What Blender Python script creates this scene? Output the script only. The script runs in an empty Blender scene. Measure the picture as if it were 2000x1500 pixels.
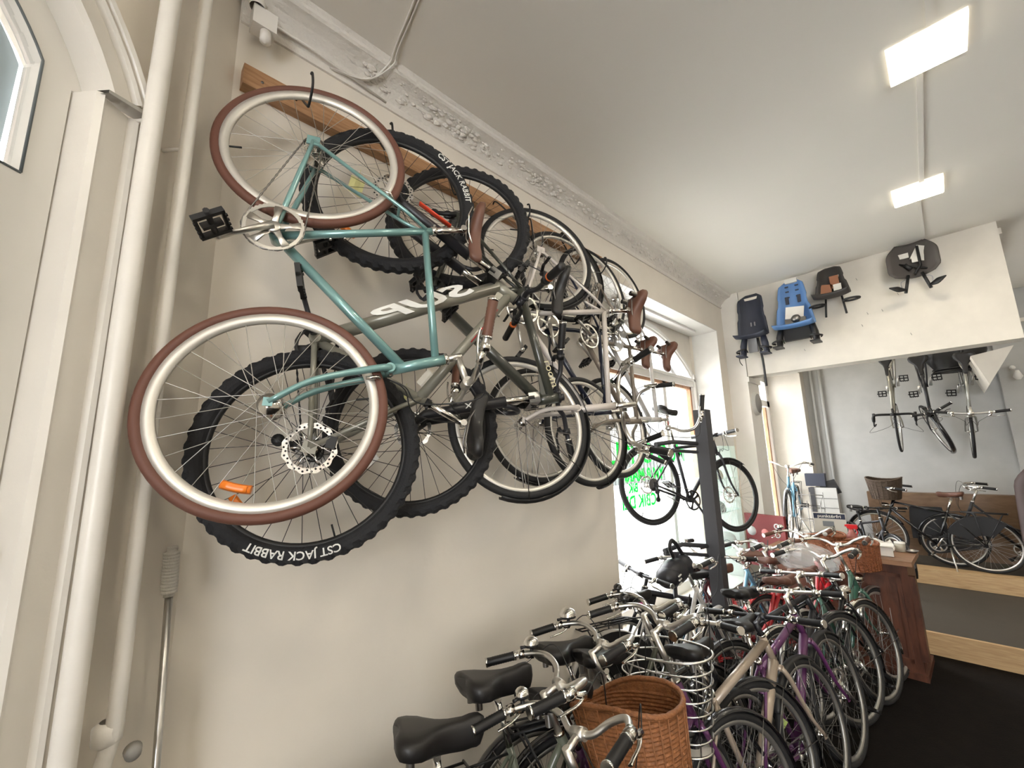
import bpy, math, random
from mathutils import Vector, Matrix
random.seed(7)
S = bpy.context.scene
COL = S.collection
PI = math.pi
HC = 1.85                      # camera height above the shop floor
# ------------------------------------------------------------------ camera
YAW, PITCH, ROLL, FPX = 0.8019288, 0.1753132, -0.0241299, 815.835
_f = Vector((math.cos(PITCH)*math.cos(YAW), math.cos(PITCH)*math.sin(YAW), math.sin(PITCH)))
_r = Vector((math.sin(YAW), -math.cos(YAW), 0)); _u = _r.cross(_f)
_r2 = _r*math.cos(ROLL) + _u*math.sin(ROLL); _u2 = -_r*math.sin(ROLL) + _u*math.cos(ROLL)
cd = bpy.data.cameras.new('camera'); cd.sensor_width = 36; cd.lens = FPX/2000*36; cd.clip_start = .05; cd.clip_end = 200
cam = bpy.data.objects.new('camera', cd); COL.objects.link(cam)
cam.matrix_world = Matrix(((_r2.x, _u2.x, -_f.x, 0), (_r2.y, _u2.y, -_f.y, 0), (_r2.z, _u2.z, -_f.z, HC), (0, 0, 0, 1)))
S.camera = cam
# ------------------------------------------------------------------ world, exposure
S.view_settings.view_transform = 'Standard'; S.view_settings.look = 'None'
S.view_settings.gamma = 1; S.view_settings.use_curve_mapping = False
S.view_settings.exposure = 1.06
w = bpy.data.worlds.new('sky'); S.world = w; w.use_nodes = True
nt = w.node_tree; bg = nt.nodes['Background']
sky = nt.nodes.new('ShaderNodeTexSky'); sky.sky_type = 'HOSEK_WILKIE'; sky.turbidity = 6; sky.sun_direction = (0.3, 0.6, 0.75)
mx = nt.nodes.new('ShaderNodeMixRGB'); mx.inputs[0].default_value = .85; mx.inputs[2].default_value = (.98, .99, 1, 1)
nt.links.new(sky.outputs[0], mx.inputs[1]); nt.links.new(mx.outputs[0], bg.inputs[0]); bg.inputs[1].default_value = 7.6
try:
    S.cycles.max_bounces = 7; S.cycles.diffuse_bounces = 5; S.cycles.transparent_max_bounces = 12
    S.cycles.sample_clamp_indirect = 6; S.cycles.caustics_reflective = False; S.cycles.caustics_refractive = False
except Exception: pass

# ------------------------------------------------------------------ materials
MATS = {}
def M(name, col, rough=.5, metal=0., coat=0., emit=None, es=0., bump=0., bscale=40., var=0., vscale=6., alpha=1., trans=0.):
    if name in MATS: return MATS[name]
    m = bpy.data.materials.new(name); m.use_nodes = True; n = m.node_tree; p = n.nodes['Principled BSDF']
    c = (*col, 1) if len(col) == 3 else col
    p.inputs['Base Color'].default_value = c; p.inputs['Roughness'].default_value = rough; p.inputs['Metallic'].default_value = metal
    p.inputs['Coat Weight'].default_value = coat; p.inputs['Alpha'].default_value = alpha
    if trans: p.inputs['Transmission Weight'].default_value = trans
    if emit: p.inputs['Emission Color'].default_value = (*emit, 1); p.inputs['Emission Strength'].default_value = es
    tc = n.nodes.new('ShaderNodeTexCoord')
    no = n.nodes.new('ShaderNodeTexNoise'); no.inputs['Scale'].default_value = vscale; no.inputs['Detail'].default_value = 4
    n.links.new(tc.outputs['Object'], no.inputs['Vector'])
    v = var or .06
    r = n.nodes.new('ShaderNodeValToRGB'); r.color_ramp.elements[0].position = .3; r.color_ramp.elements[1].position = .7
    r.color_ramp.elements[0].color = (*[max(0, x*(1-v)) for x in c[:3]], 1); r.color_ramp.elements[1].color = (*[min(1, x*(1+v*.5)) for x in c[:3]], 1)
    n.links.new(no.outputs['Fac'], r.inputs['Fac']); n.links.new(r.outputs[0], p.inputs['Base Color'])
    if bump:
        n2 = n.nodes.new('ShaderNodeTexNoise'); n2.inputs['Scale'].default_value = bscale; n2.inputs['Detail'].default_value = 6
        b = n.nodes.new('ShaderNodeBump'); b.inputs['Strength'].default_value = bump; b.inputs['Distance'].default_value = .01
        n.links.new(tc.outputs['Object'], n2.inputs['Vector']); n.links.new(n2.outputs['Fac'], b.inputs['Height']); n.links.new(b.outputs[0], p.inputs['Normal'])
    MATS[name] = m; return m
def wood(name, c1, c2, scale=(1, 12, 12), rough=.55, sc=3.):
    if name in MATS: return MATS[name]
    m = bpy.data.materials.new(name); m.use_nodes = True; n = m.node_tree; p = n.nodes['Principled BSDF']; p.inputs['Roughness'].default_value = rough
    tc = n.nodes.new('ShaderNodeTexCoord'); mp = n.nodes.new('ShaderNodeMapping'); mp.inputs['Scale'].default_value = scale
    no = n.nodes.new('ShaderNodeTexNoise'); no.inputs['Scale'].default_value = sc; no.inputs['Detail'].default_value = 6; no.inputs['Distortion'].default_value = .6
    r = n.nodes.new('ShaderNodeValToRGB'); r.color_ramp.elements[0].position = .35; r.color_ramp.elements[1].position = .68
    r.color_ramp.elements[0].color = (*c1, 1); r.color_ramp.elements[1].color = (*c2, 1)
    n.links.new(tc.outputs['Object'], mp.inputs[0]); n.links.new(mp.outputs[0], no.inputs['Vector']); n.links.new(no.outputs['Fac'], r.inputs['Fac']); n.links.new(r.outputs[0], p.inputs['Base Color'])
    MATS[name] = m; return m
plaster = M('plaster', (.79, .735, .65), .75, bump=.25, bscale=9, var=.05, vscale=2.5)
ceilm = M('ceiling_paint', (.86, .83, .77), .85, bump=.1, bscale=4, var=.03, vscale=1)
gloss_white = M('gloss_paint', (.80, .77, .72), .32, bump=.25, bscale=14, var=.06, vscale=3)
pipe_m = M('pipe_paint', (.82, .79, .74), .3, bump=.15, bscale=25)
beam_m = M('beam_paint', (.71, .67, .60), .8, bump=.12, bscale=6)
back_m = M('back_wall_paint', (.42, .42, .405), .8, bump=.1, bscale=6)
frame_w = M('window_paint', (.75, .74, .71), .4)
floor_m = M('floor_dark', (.0065, .005, .004), .85, bump=.3, bscale=80, var=.3, vscale=12)
pine = wood('pine', (.33, .17, .08), (.47, .27, .14), (3, 30, 30))
oak = wood('oak_strip', (.42, .27, .13), (.55, .38, .20), (25, 2, 25))
mahog = wood('mahogany', (.06, .022, .013), (.125, .045, .025), (8, 8, 1.5), .4)
desktop_m = wood('desk_top', (.2, .1, .05), (.34, .19, .11), (12, 2, 12), .45)
wains = wood('wainscot', (.13, .075, .04), (.19, .115, .065), (8, 2, 8), .45)
sashw = wood('sash_wood', (.35, .17, .09), (.48, .27, .15), (8, 8, 2))
rubber = M('rubber', (.010, .010, .011), .7, bump=.15, bscale=200)
mtb_rubber = M('mtb_rubber', (.012, .0125, .015), .8, bump=.3, bscale=160)
brown_rubber = M('brown_rubber', (.14, .055, .036), .6)
black = M('black_plastic', (.008, .008, .009), .5)
floor_rim = M('dull_rim', (.33, .32, .30), .42, metal=.8)
floor_spoke = M('dull_spoke', (.22, .21, .20), .4, metal=.8)
blackg = M('black_gloss', (.012, .012, .014), .22, coat=.5)
satin_black = M('satin_black', (.03, .03, .035), .38, metal=.3)
chrome = M('chrome', (.78, .76, .72), .16, metal=1.)
alu = M('aluminium', (.72, .70, .66), .34, metal=1.)
alu_rim = M('alu_rim', (.66, .64, .60), .38, metal=.85)
rim_light = M('rim_silver_light', (.74, .71, .65), .42, metal=.55)
spoke_m = M('spoke_steel', (.5, .48, .45), .35, metal=.9)
spoke_k = M('spoke_black', (.03, .03, .03), .4, metal=.6)
steel = M('dark_steel', (.25, .24, .23), .35, metal=1.)
leather = M('brown_leather', (.13, .055, .035), .5)
blk_leather = M('black_leather', (.010, .009, .009), .5, coat=.08)
teal_p = M('teal_paint', (.215, .40, .395), .28, metal=.35, coat=.6)
grey_p = M('grey_green_paint', (.27, .26, .215), .35, metal=.2, coat=.4)
olive_p = M('olive_paint', (.052, .054, .044), .3, coat=.5)
navy_p = M('navy_paint', (.012, .016, .035), .3, coat=.5)
cream_p = M('cream_paint', (.60, .55, .51), .35, coat=.4)
taupe_p = M('taupe_paint', (.20, .165, .13), .35, coat=.4)
white_p = M('white_paint', (.6, .58, .56), .35, coat=.4)
beige_p = M('beige_paint', (.37, .30, .235), .35, metal=.2, coat=.4)
purple_p = M('purple_paint', (.11, .03, .105), .32, metal=.2, coat=.5)
sage_p = M('sage_paint', (.10, .115, .085), .32, coat=.5)
moss_p = M('moss_paint', (.06, .068, .045), .32, coat=.5)
green_p = M('green_paint', (.045, .12, .085), .32, coat=.5)
red_p = M('red_paint', (.55, .025, .035), .32, coat=.5)
blue_p = M('light_blue_paint', (.10, .25, .36), .35, coat=.4)
pink_p = M('pink_paint', (.75, .12, .35), .4)
orange = M('orange_reflector', (.85, .22, .02), .3)
orange_r = M('orange_rubber', (.85, .2, .05), .5)
redl = M('red_plastic', (.5, .015, .02), .3)
white_ink = M('white_print', (.78, .78, .75), .6)
green_ink = M('green_vinyl', (.02, .62, .10), .6)
wicker = M('wicker', (.27, .105, .036), .6, bump=.5, bscale=120, var=.3, vscale=60)
wicker_d = M('dark_wicker', (.09, .06, .04), .7, bump=.5, bscale=120, var=.3, vscale=60)
wicker_r = M('copper_wicker', (.27, .09, .035), .55, bump=.5, bscale=120, var=.3, vscale=60)
paper = M('paper', (.75, .73, .68), .8)
yellow = M('yellow_note', (.62, .60, .28), .8)
lime = M('lime_card', (.45, .55, .16), .7)
plastic_clear = M('clear_wrap', (.7, .7, .7), .25, alpha=.35)
seat_blue = M('blue_shell', (.13, .27, .56), .5)
seat_navy = M('navy_shell', (.03, .035, .055), .6)
seat_dark = M('dark_shell', (.04, .036, .034), .6)
seat_mid = M('grey_strap', (.28, .28, .29), .6)
cable_m = M('cable_black', (.012, .012, .012), .45)
post_m = M('post_grey', (.045, .045, .05), .6)
floor_m.node_tree.nodes['Principled BSDF'].inputs['Specular IOR Level'].default_value = .12
_m = green_ink; _n = _m.node_tree; _p = _n.nodes['Principled BSDF']; _t = _n.nodes.new('ShaderNodeBsdfTranslucent'); _t.inputs[0].default_value = (.05, .85, .2, 1); _x = _n.nodes.new('ShaderNodeMixShader'); _x.inputs[0].default_value = .6
_n.links.new(_p.outputs[0], _x.inputs[1]); _n.links.new(_t.outputs[0], _x.inputs[2]); _n.links.new(_x.outputs[0], [q for q in _n.nodes if q.type == 'OUTPUT_MATERIAL'][0].inputs[0])
glass = M('pane_glass', (.95, .97, .96), .02, trans=1., alpha=.12)

# ------------------------------------------------------------------ mesh builder
class MB:
    def __init__(s): s.v = []; s.f = []; s.sm = []
    def add(s, vs, fs, smooth=False):
        o = len(s.v); s.v += [tuple(v) for v in vs]; s.f += [tuple(i+o for i in f) for f in fs]; s.sm += [smooth]*len(fs)
    def box(s, c, d, R=None):
        hx, hy, hz = d[0]/2, d[1]/2, d[2]/2
        vs = [Vector((x, y, z)) for x in (-hx, hx) for y in (-hy, hy) for z in (-hz, hz)]
        if R is not None: vs = [R @ v for v in vs]
        c = Vector(c)
        s.add([v+c for v in vs], [(0, 1, 3, 2), (4, 6, 7, 5), (0, 4, 5, 1), (2, 3, 7, 6), (0, 2, 6, 4), (1, 5, 7, 3)])
    def bx(s, a, b): s.box(((a[0]+b[0])/2, (a[1]+b[1])/2, (a[2]+b[2])/2), (abs(a[0]-b[0]), abs(a[1]-b[1]), abs(a[2]-b[2])))
    def tube(s, pts, r, n=10, closed=False, flat=None, cap=True):
        pts = [Vector(p) for p in pts]; N = len(pts)
        rs = r if isinstance(r, (list, tuple)) else [r]*N
        up = None; rings = []
        for i, p in enumerate(pts):
            if closed: t = pts[(i+1) % N]-pts[i-1]
            else: t = pts[min(i+1, N-1)]-pts[max(i-1, 0)]
            if t.length < 1e-9: t = Vector((0, 0, 1))
            t.normalize()
            if up is None:
                a = Vector((0, 1, 0)) if abs(t.y) < .9 else Vector((0, 0, 1))
                up = (a-t*a.dot(t)).normalized()
            else:
                up = up-t*up.dot(t)
                up = up.normalized() if up.length > 1e-6 else t.orthogonal().normalized()
            b = t.cross(up); fx = flat or (1, 1)
            rings.append([p+up*(math.cos(2*PI*k/n)*rs[i]*fx[0])+b*(math.sin(2*PI*k/n)*rs[i]*fx[1]) for k in range(n)])
        vs = [v for q in rings for v in q]; fs = []
        for i in range(N if closed else N-1):
            j = (i+1) % N
            for k in range(n): fs.append((i*n+k, i*n+(k+1) % n, j*n+(k+1) % n, j*n+k))
        s.add(vs, fs, True)
        if cap and not closed:
            o = len(s.v)-N*n; s.f += [tuple(o+k for k in reversed(range(n))), tuple(o+(N-1)*n+k for k in range(n))]; s.sm += [False, False]
    def lathe(s, prof, axis='Y', c=(0, 0, 0), n=24, R=None):
        c = Vector(c); vs = []
        for (r, h) in prof:
            for k in range(n):
                a = 2*PI*k/n; x, z = r*math.cos(a), r*math.sin(a)
                v = Vector((x, h, z)) if axis == 'Y' else (Vector((x, z, h)) if axis == 'Z' else Vector((h, x, z)))
                if R is not None: v = R @ v
                vs.append(v+c)
        fs = []
        for i in range(len(prof)-1):
            for k in range(n): fs.append((i*n+k, i*n+(k+1) % n, (i+1)*n+(k+1) % n, (i+1)*n+k))
        s.add(vs, fs, True)
    def sphere(s, c, r, n=12, sc=(1, 1, 1)):
        c = Vector(c); vs = []; m = n//2
        for i in range(m+1):
            a = PI*i/m
            for k in range(n):
                b = 2*PI*k/n; vs.append(c+Vector((r*math.sin(a)*math.cos(b)*sc[0], r*math.sin(a)*math.sin(b)*sc[1], r*math.cos(a)*sc[2])))
        s.add(vs, [(i*n+k, i*n+(k+1) % n, (i+1)*n+(k+1) % n, (i+1)*n+k) for i in range(m) for k in range(n)], True)
    def prism(s, poly, d, R=None, c=(0, 0, 0)):        # polygon in XZ, extruded along Y from 0 to d
        n = len(poly); c = Vector(c)
        vs = [Vector((x, 0, z)) for x, z in poly]+[Vector((x, d, z)) for x, z in poly]
        if R is not None: vs = [R @ v for v in vs]
        s.add([v+c for v in vs], [tuple(range(n)), tuple(reversed(range(n, 2*n)))]+[(i, i+n, (i+1) % n+n, (i+1) % n) for i in range(n)])
    def grid(s, rows, smooth=True, closeu=False):      # rows of points
        n = len(rows[0]); vs = [v for r in rows for v in r]; fs = []
        for i in range(len(rows)-1):
            for k in range(n if closeu else n-1): fs.append((i*n+k, i*n+(k+1) % n, (i+1)*n+(k+1) % n, (i+1)*n+k))
        s.add(vs, fs, smooth)
    def mesh(s, name):
        me = bpy.data.meshes.new(name); me.from_pydata([tuple(v) for v in s.v], [], s.f)
        me.polygons.foreach_set('use_smooth', s.sm); me.update(); return me
    def build(s, name, mat, parent=None, solid=0.):
        return link(name, s.mesh(name), mat, parent, solid)
def link(name, me, mat, parent=None, solid=0.):
    if mat is not None and not me.materials: me.materials.append(mat)
    o = bpy.data.objects.new(name, me); COL.objects.link(o)
    if parent: o.parent = parent
    if solid:
        m = o.modifiers.new('thickness', 'SOLIDIFY'); m.thickness = solid; m.offset = 0
    return o
CACHE = {}
def cached(key, name, mat, fn, parent=None, solid=0.):
    k = (key, mat.name)
    if k not in CACHE:
        b = MB(); fn(b); CACHE[k] = b.mesh(name); CACHE[k].materials.append(mat)
    return link(name, CACHE[k], mat, parent, solid)
def thing(name, label, cat, loc=(0, 0, 0), R=None, group=None, scale=1.):
    o = bpy.data.objects.new(name, None); o.empty_display_size = .1; COL.objects.link(o)
    m = Matrix.Translation(Vector(loc))
    if R is not None: m = m @ R.to_4x4()
    if scale != 1: m = m @ Matrix.Scale(scale, 4)
    o.matrix_world = m; o['label'] = label; o['category'] = cat
    if group: o['group'] = group
    return o
def tag(o, label, cat, group=None, kind=None):
    o['label'] = label; o['category'] = cat
    if group: o['group'] = group
    if kind: o['kind'] = kind
    return o
def struct(o): o['kind'] = 'structure'; return o
def arc(c, r, a0, a1, n, plane='XZ'):
    out = []
    for i in range(n+1):
        a = math.radians(a0+(a1-a0)*i/n)
        out.append(Vector((c[0]+r*math.cos(a), c[1], c[2]+r*math.sin(a))) if plane == 'XZ' else Vector((c[0]+r*math.cos(a), c[1]+r*math.sin(a), c[2])))
    return out
def smooth(pts, k=6):           # Catmull-Rom through points
    P = [Vector(p) for p in pts]; P = [P[0]*2-P[1]]+P+[P[-1]*2-P[-2]]; out = []
    for i in range(1, len(P)-2):
        for j in range(k):
            t = j/k; a, b, c, d = P[i-1], P[i], P[i+1], P[i+2]
            out.append(.5*((2*b)+(c-a)*t+(2*a-5*b+4*c-d)*t*t+(3*b-a-3*c+d)*t**3))
    out.append(P[-2]); return out
def text_mesh(txt, size, extr=.0004, bold=0., sx=1., shear=0.):
    cu = bpy.data.curves.new('lettering', 'FONT'); cu.body = txt; cu.size = size; cu.extrude = extr; cu.offset = bold; cu.align_x = 'CENTER'; cu.align_y = 'CENTER'; cu.shear = shear; cu.resolution_u = 3
    o = bpy.data.objects.new('lettering_source', cu); COL.objects.link(o)
    me = bpy.data.meshes.new_from_object(o.evaluated_get(bpy.context.evaluated_depsgraph_get()))
    bpy.data.objects.remove(o); bpy.data.curves.remove(cu)
    for v in me.vertices: v.co.x *= sx
    return me
def place_text(txt, size, mat, fn, parent, name='lettering', **k):
    me = text_mesh(txt, size, **k)
    for v in me.vertices: v.co = fn(v.co.x, v.co.y, v.co.z)
    me.materials.clear(); me.materials.append(mat)
    return link(name, me, None, parent)

# ------------------------------------------------------------------ bicycle builder
def f_tire(R, tw, knob):
    def fn(b):
        N = 192 if knob else 80; n = 14; rows = []
        r0 = R-tw/2
        for i in range(N):
            a = 2*PI*i/N; row = []
            for k in range(n):
                t = 2*PI*k/n; rr = tw/2
                if knob and math.cos(t) > .35: rr += .0045 if (i % 4 < 2) ^ (k % 4 < 2) else -.0012
                ra = r0+rr*math.cos(t); row.append(Vector((ra*math.cos(a), rr*math.sin(t)*1.02, ra*math.sin(a))))
            rows.append(row)
        rows.append(rows[0]); b.grid(rows, not knob, True)
    return fn
def f_rim(R, tw, rh, rw):
    def fn(b):
        ro = R-tw*.86; ri = ro-rh; N = 72
        prof = [(ro, -rw/2), (ro-rh*.55, -rw/2), (ri, -rw*.22), (ri, rw*.22), (ro-rh*.55, rw/2), (ro, rw/2)]
        rows = []
        for i in range(N+1):
            a = 2*PI*i/N; rows.append([Vector((r*math.cos(a), y, r*math.sin(a))) for r, y in prof])
        b.grid(rows, True, True)
    return fn
def f_spokes(R, tw, rh, n, hr, hw, off=0.):
    def fn(b):
        ri = R-tw*.86-rh+.002
        for i in range(n):
            s = 1 if i % 2 else -1; a = 2*PI*(i+off)/n; d = (1 if (i//2) % 2 else -1)*1.15
            h = Vector((hr*math.cos(a+d), s*hw, hr*math.sin(a+d))); e = Vector((ri*math.cos(a), s*.003, ri*math.sin(a)))
            b.tube([h, e], .0012, 4, cap=False)
    return fn
def f_hub(rad, hw):
    return lambda b: b.lathe([(.0, -hw-.018), (.008, -hw-.018), (.008, -hw-.008), (.011, -hw-.006), (rad, -hw-.002), (rad, -hw+.002), (rad*.5, -hw+.006), (rad*.5, hw-.006), (rad, hw-.002), (rad, hw+.002), (.011, hw+.006), (.008, hw+.008), (.008, hw+.018), (0, hw+.018)], n=20)
def f_disc(r, y):
    def fn(b):
        N = 60; rows = []
        for k in range(2):
            yy = y+(k-.5)*.002
            ring_o = [Vector(((r+.003*math.cos(12*2*PI*i/N))*math.cos(2*PI*i/N), yy, (r+.003*math.cos(12*2*PI*i/N))*math.sin(2*PI*i/N))) for i in range(N)]
            ring_i = [Vector((r*.80*math.cos(2*PI*i/N), yy, r*.80*math.sin(2*PI*i/N))) for i in range(N)]
            rows += ([ring_o, ring_i] if k == 0 else [ring_i, ring_o])
        rows.append(rows[0]); b.grid(rows, False, True)
        for i in range(6):
            a = 2*PI*i/6
            b.tube([Vector((.018*math.cos(a), y, .018*math.sin(a))), Vector((r*.5*math.cos(a+.35), y, r*.5*math.sin(a+.35))), Vector((r*.83*math.cos(a+.3), y, r*.83*math.sin(a+.3)))], .0035, 6, flat=(.35, 1))
        b.lathe([(.012, y-.003), (.026, y-.003), (.026, y+.003), (.012, y+.003)], n=20)
    return fn
def f_holes(r, y):
    def fn(b):
        for i in range(36):
            a = 2*PI*i/36; rr = r*(.86 if i % 2 else .93)
            b.lathe([(0, y-.0016), (.0036, y-.0016), (.0036, y+.0016), (0, y+.0016)], c=(rr*math.cos(a), 0, rr*math.sin(a)), n=8)
    return fn
def f_cassette(big=.055, y0=-.042):
    def fn(b):
        for j in range(7):
            r = big-j*.0045; y = y0-j*.0032
            N = 40; ro = [Vector(((r+(.002 if i % 2 else -.001))*math.cos(2*PI*i/N), y, (r+(.002 if i % 2 else -.001))*math.sin(2*PI*i/N))) for i in range(N)]
            ri = [Vector((r*.72*math.cos(2*PI*i/N), y, r*.72*math.sin(2*PI*i/N))) for i in range(N)]
            b.grid([[v+Vector((0, .0009, 0)) for v in ri], [v+Vector((0, .0009, 0)) for v in ro], [v-Vector((0, .0009, 0)) for v in ro], [v-Vector((0, .0009, 0)) for v in ri]], False, True)
        b.lathe([(big*.75, y0), (.02, y0-.024)], n=16)
    return fn
def make_wheel(parent, R, tw, c, knob=False, rimm=alu_rim, tirem=rubber, spm=spoke_m, rh=.02, rw=.022, n=32, hub=.022, disc=None, cassette=False, hubm=chrome, rot=None, reflect=None, valve=True, rotor=None, tiretext=None, nameit='wheel', fine=True):
    o = cached(('rim', R, tw, rh, rw), 'wheel', rimm, f_rim(R, tw, rh, rw), parent)
    o.matrix_local = Matrix.Translation(Vector(c)) @ (rot.to_4x4() if rot else Matrix.Identity(4))
    cached(('tire', R, tw, knob), 'tire', tirem, f_tire(R, tw, knob), o)
    cached(('spokes', R, tw, rh, n, hub), 'spokes', spm, f_spokes(R, tw, rh, n, hub, .028), o)
    cached(('hub', hub), 'hub', hubm, f_hub(hub, .03), o)
    if disc:
        cached(('disc', disc), 'brake_disc', chrome, f_disc(disc, .046), o)
        if rotor: cached(('holes', disc), 'disc_hole_ring', black, f_holes(disc, .046), o)
    if cassette: cached(('cass', cassette), 'cassette', steel if cassette != 'single' else chrome, f_cassette(.055 if cassette != 'single' else .034), o)
    if reflect is not None:
        b = MB(); rr = R*.72
        for k in range(2): b.tube(arc((0, (-.012, .012)[k], 0), rr, reflect-7, reflect+7, 6), .011, 8, flat=(.35, 1))
        b.tube(arc((0, 0, 0), rr, reflect-9, reflect+9, 6), .014, 8, flat=(.9, .9)); b.build('spoke_reflector', orange, o)
    if valve:
        b = MB(); a = math.radians(valve if valve is not True else 250); ri = R-tw*.86-rh
        b.tube([Vector((ri*math.cos(a), 0, ri*math.sin(a))), Vector(((ri-.04)*math.cos(a), 0, (ri-.04)*math.sin(a)))], .0035, 6); b.build('valve', black, o)
    for (txt, ang, size, flip) in (tiretext or []):
        r0 = R-tw*.52
        def fn(x, y, z, ang=ang, flip=flip, r0=r0):
            rr = r0+y
            a = math.radians(ang)+tiretext_side*x/r0
            side = z+tw*.515*math.sqrt(max(.1, 1-((rr-(R-tw/2))/(tw/2))**2))+.0022
            return Vector((rr*math.cos(a), (-1 if tiretext_side < 0 else 1)*side, rr*math.sin(a)))
        place_text(txt, size, white_ink, fn, o, bold=.0006)
    return o
tiretext_side = -1
def loc_frame(o, axis_pt, axis, ang):
    return Matrix.Translation(axis_pt) @ Matrix.Rotation(ang, 4, axis) @ Matrix.Translation(-axis_pt)

def f_saddle(L, W, t):
    K = [(0, .50), (.03, .78), (.08, .93), (.16, 1), (.28, .92), (.40, .62), (.50, .38), (.62, .28), (.80, .23), (.93, .21), (.98, .17), (1, .06)]
    def wv(u):
        for (a, p), (b_, q) in zip(K, K[1:]):
            if u <= b_: x = (u-a)/(b_-a); x = x*x*(3-2*x) if b_ > .1 else x; return p+(q-p)*x
        return K[-1][1]
    def fn(b):
        us = [0, .015, .03, .06, .1, .16, .22, .28, .34, .4, .46, .52, .6, .68, .76, .84, .9, .94, .97, .99, 1.0]; rows = []; n = 20
        for u in us:
            w_ = W/2*wv(u); hz_ = (min(1, .45+u*9) if u < .07 else (1 if u < .93 else max(.35, 1-(u-.93)*8)))
            top = .014*(1-u)**2-.006*math.sin(u*PI)+(.004 if u > .8 else 0); row = []
            for k in range(n):
                a = 2*PI*k/n; cx, sz = math.cos(a), math.sin(a)
                y = w_*math.copysign(abs(cx)**.75, cx)
                z = (t*.42*abs(sz)**.9-.007*(1-abs(cx)) if sz > 0 else -t*(.62+.25*u)*abs(sz)**.45)*hz_
                x = (u-.45)*L+(.022*math.exp(-(y/(W*.16))**2) if u < .08 else 0)*(1-u/.08 if u < .08 else 0)
                row.append(Vector((x, y*(1 if sz > -.4 else .90), top+z)))
            rows.append(row)
        b.grid(rows, True, True)
        b.add(rows[0], [tuple(reversed(range(n)))], True); b.add(rows[-1], [tuple(range(n))], True)
    return fn
def f_grip(L, r):
    def fn(b):
        pr = [(0, -L/2), (r*.9, -L/2), (r, -L/2+.006)]
        for i in range(9): pr += [(r, -L/2+.012+i*(L-.03)/9), (r*.93, -L/2+.015+i*(L-.03)/9)]
        pr += [(r, L/2-.006), (r*.85, L/2), (0, L/2)]
        b.lathe(pr, n=14)
    return fn
def align(v):                       # rotation taking local Y to v
    return Vector((0, 1, 0)).rotation_difference(Vector(v).normalized()).to_matrix()
def f_pedal(b):
    b.bx((-.045, -.045, -.004), (-.035, .045, .010)); b.bx((.035, -.045, -.004), (.045, .045, .010))
    b.bx((-.045, -.048, -.006), (.045, -.036, .012)); b.bx((-.045, .036, -.006), (.045, .048, .012))
    b.bx((-.03, -.006, -.008), (.03, .006, .014)); b.tube([(0, -.06, .003), (0, .048, .003)], .009, 8)
    for x in (-.045, .045):
        for y in (-.03, -.01, .01, .03): b.bx((x-.003, y-.004, .01), (x+.003, y+.004, .016))
def f_chainring(r, spider, n=5):
    def fn(b):
        N = 84; ro = []; ri = []
        for i in range(N): a = 2*PI*i/N; rr = r+(.0025 if i % 2 else -.0015); ro.append((rr*math.cos(a), rr*math.sin(a))); ri.append((r*.86*math.cos(a), r*.86*math.sin(a)))
        mk = lambda L, y: [Vector((x, y, z)) for x, z in L]
        b.grid([mk(ri, .0015), mk(ro, .0015), mk(ro, -.0015), mk(ri, -.0015), mk(ri, .0015)], False, True)
        for i in range(n):
            a = 2*PI*i/n+.3; p = lambda q, da: Vector((q*math.cos(a+da), 0, q*math.sin(a+da)))
            b.tube([p(.012, 0), p(r*.5, 0), p(r*.9, 0)], [.014, .009, .016], 8, flat=(.22, 1))
        b.lathe([(0, -.006), (.02, -.006), (.024, 0), (.02, .006), (0, .006)], n=18)
    return fn
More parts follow.
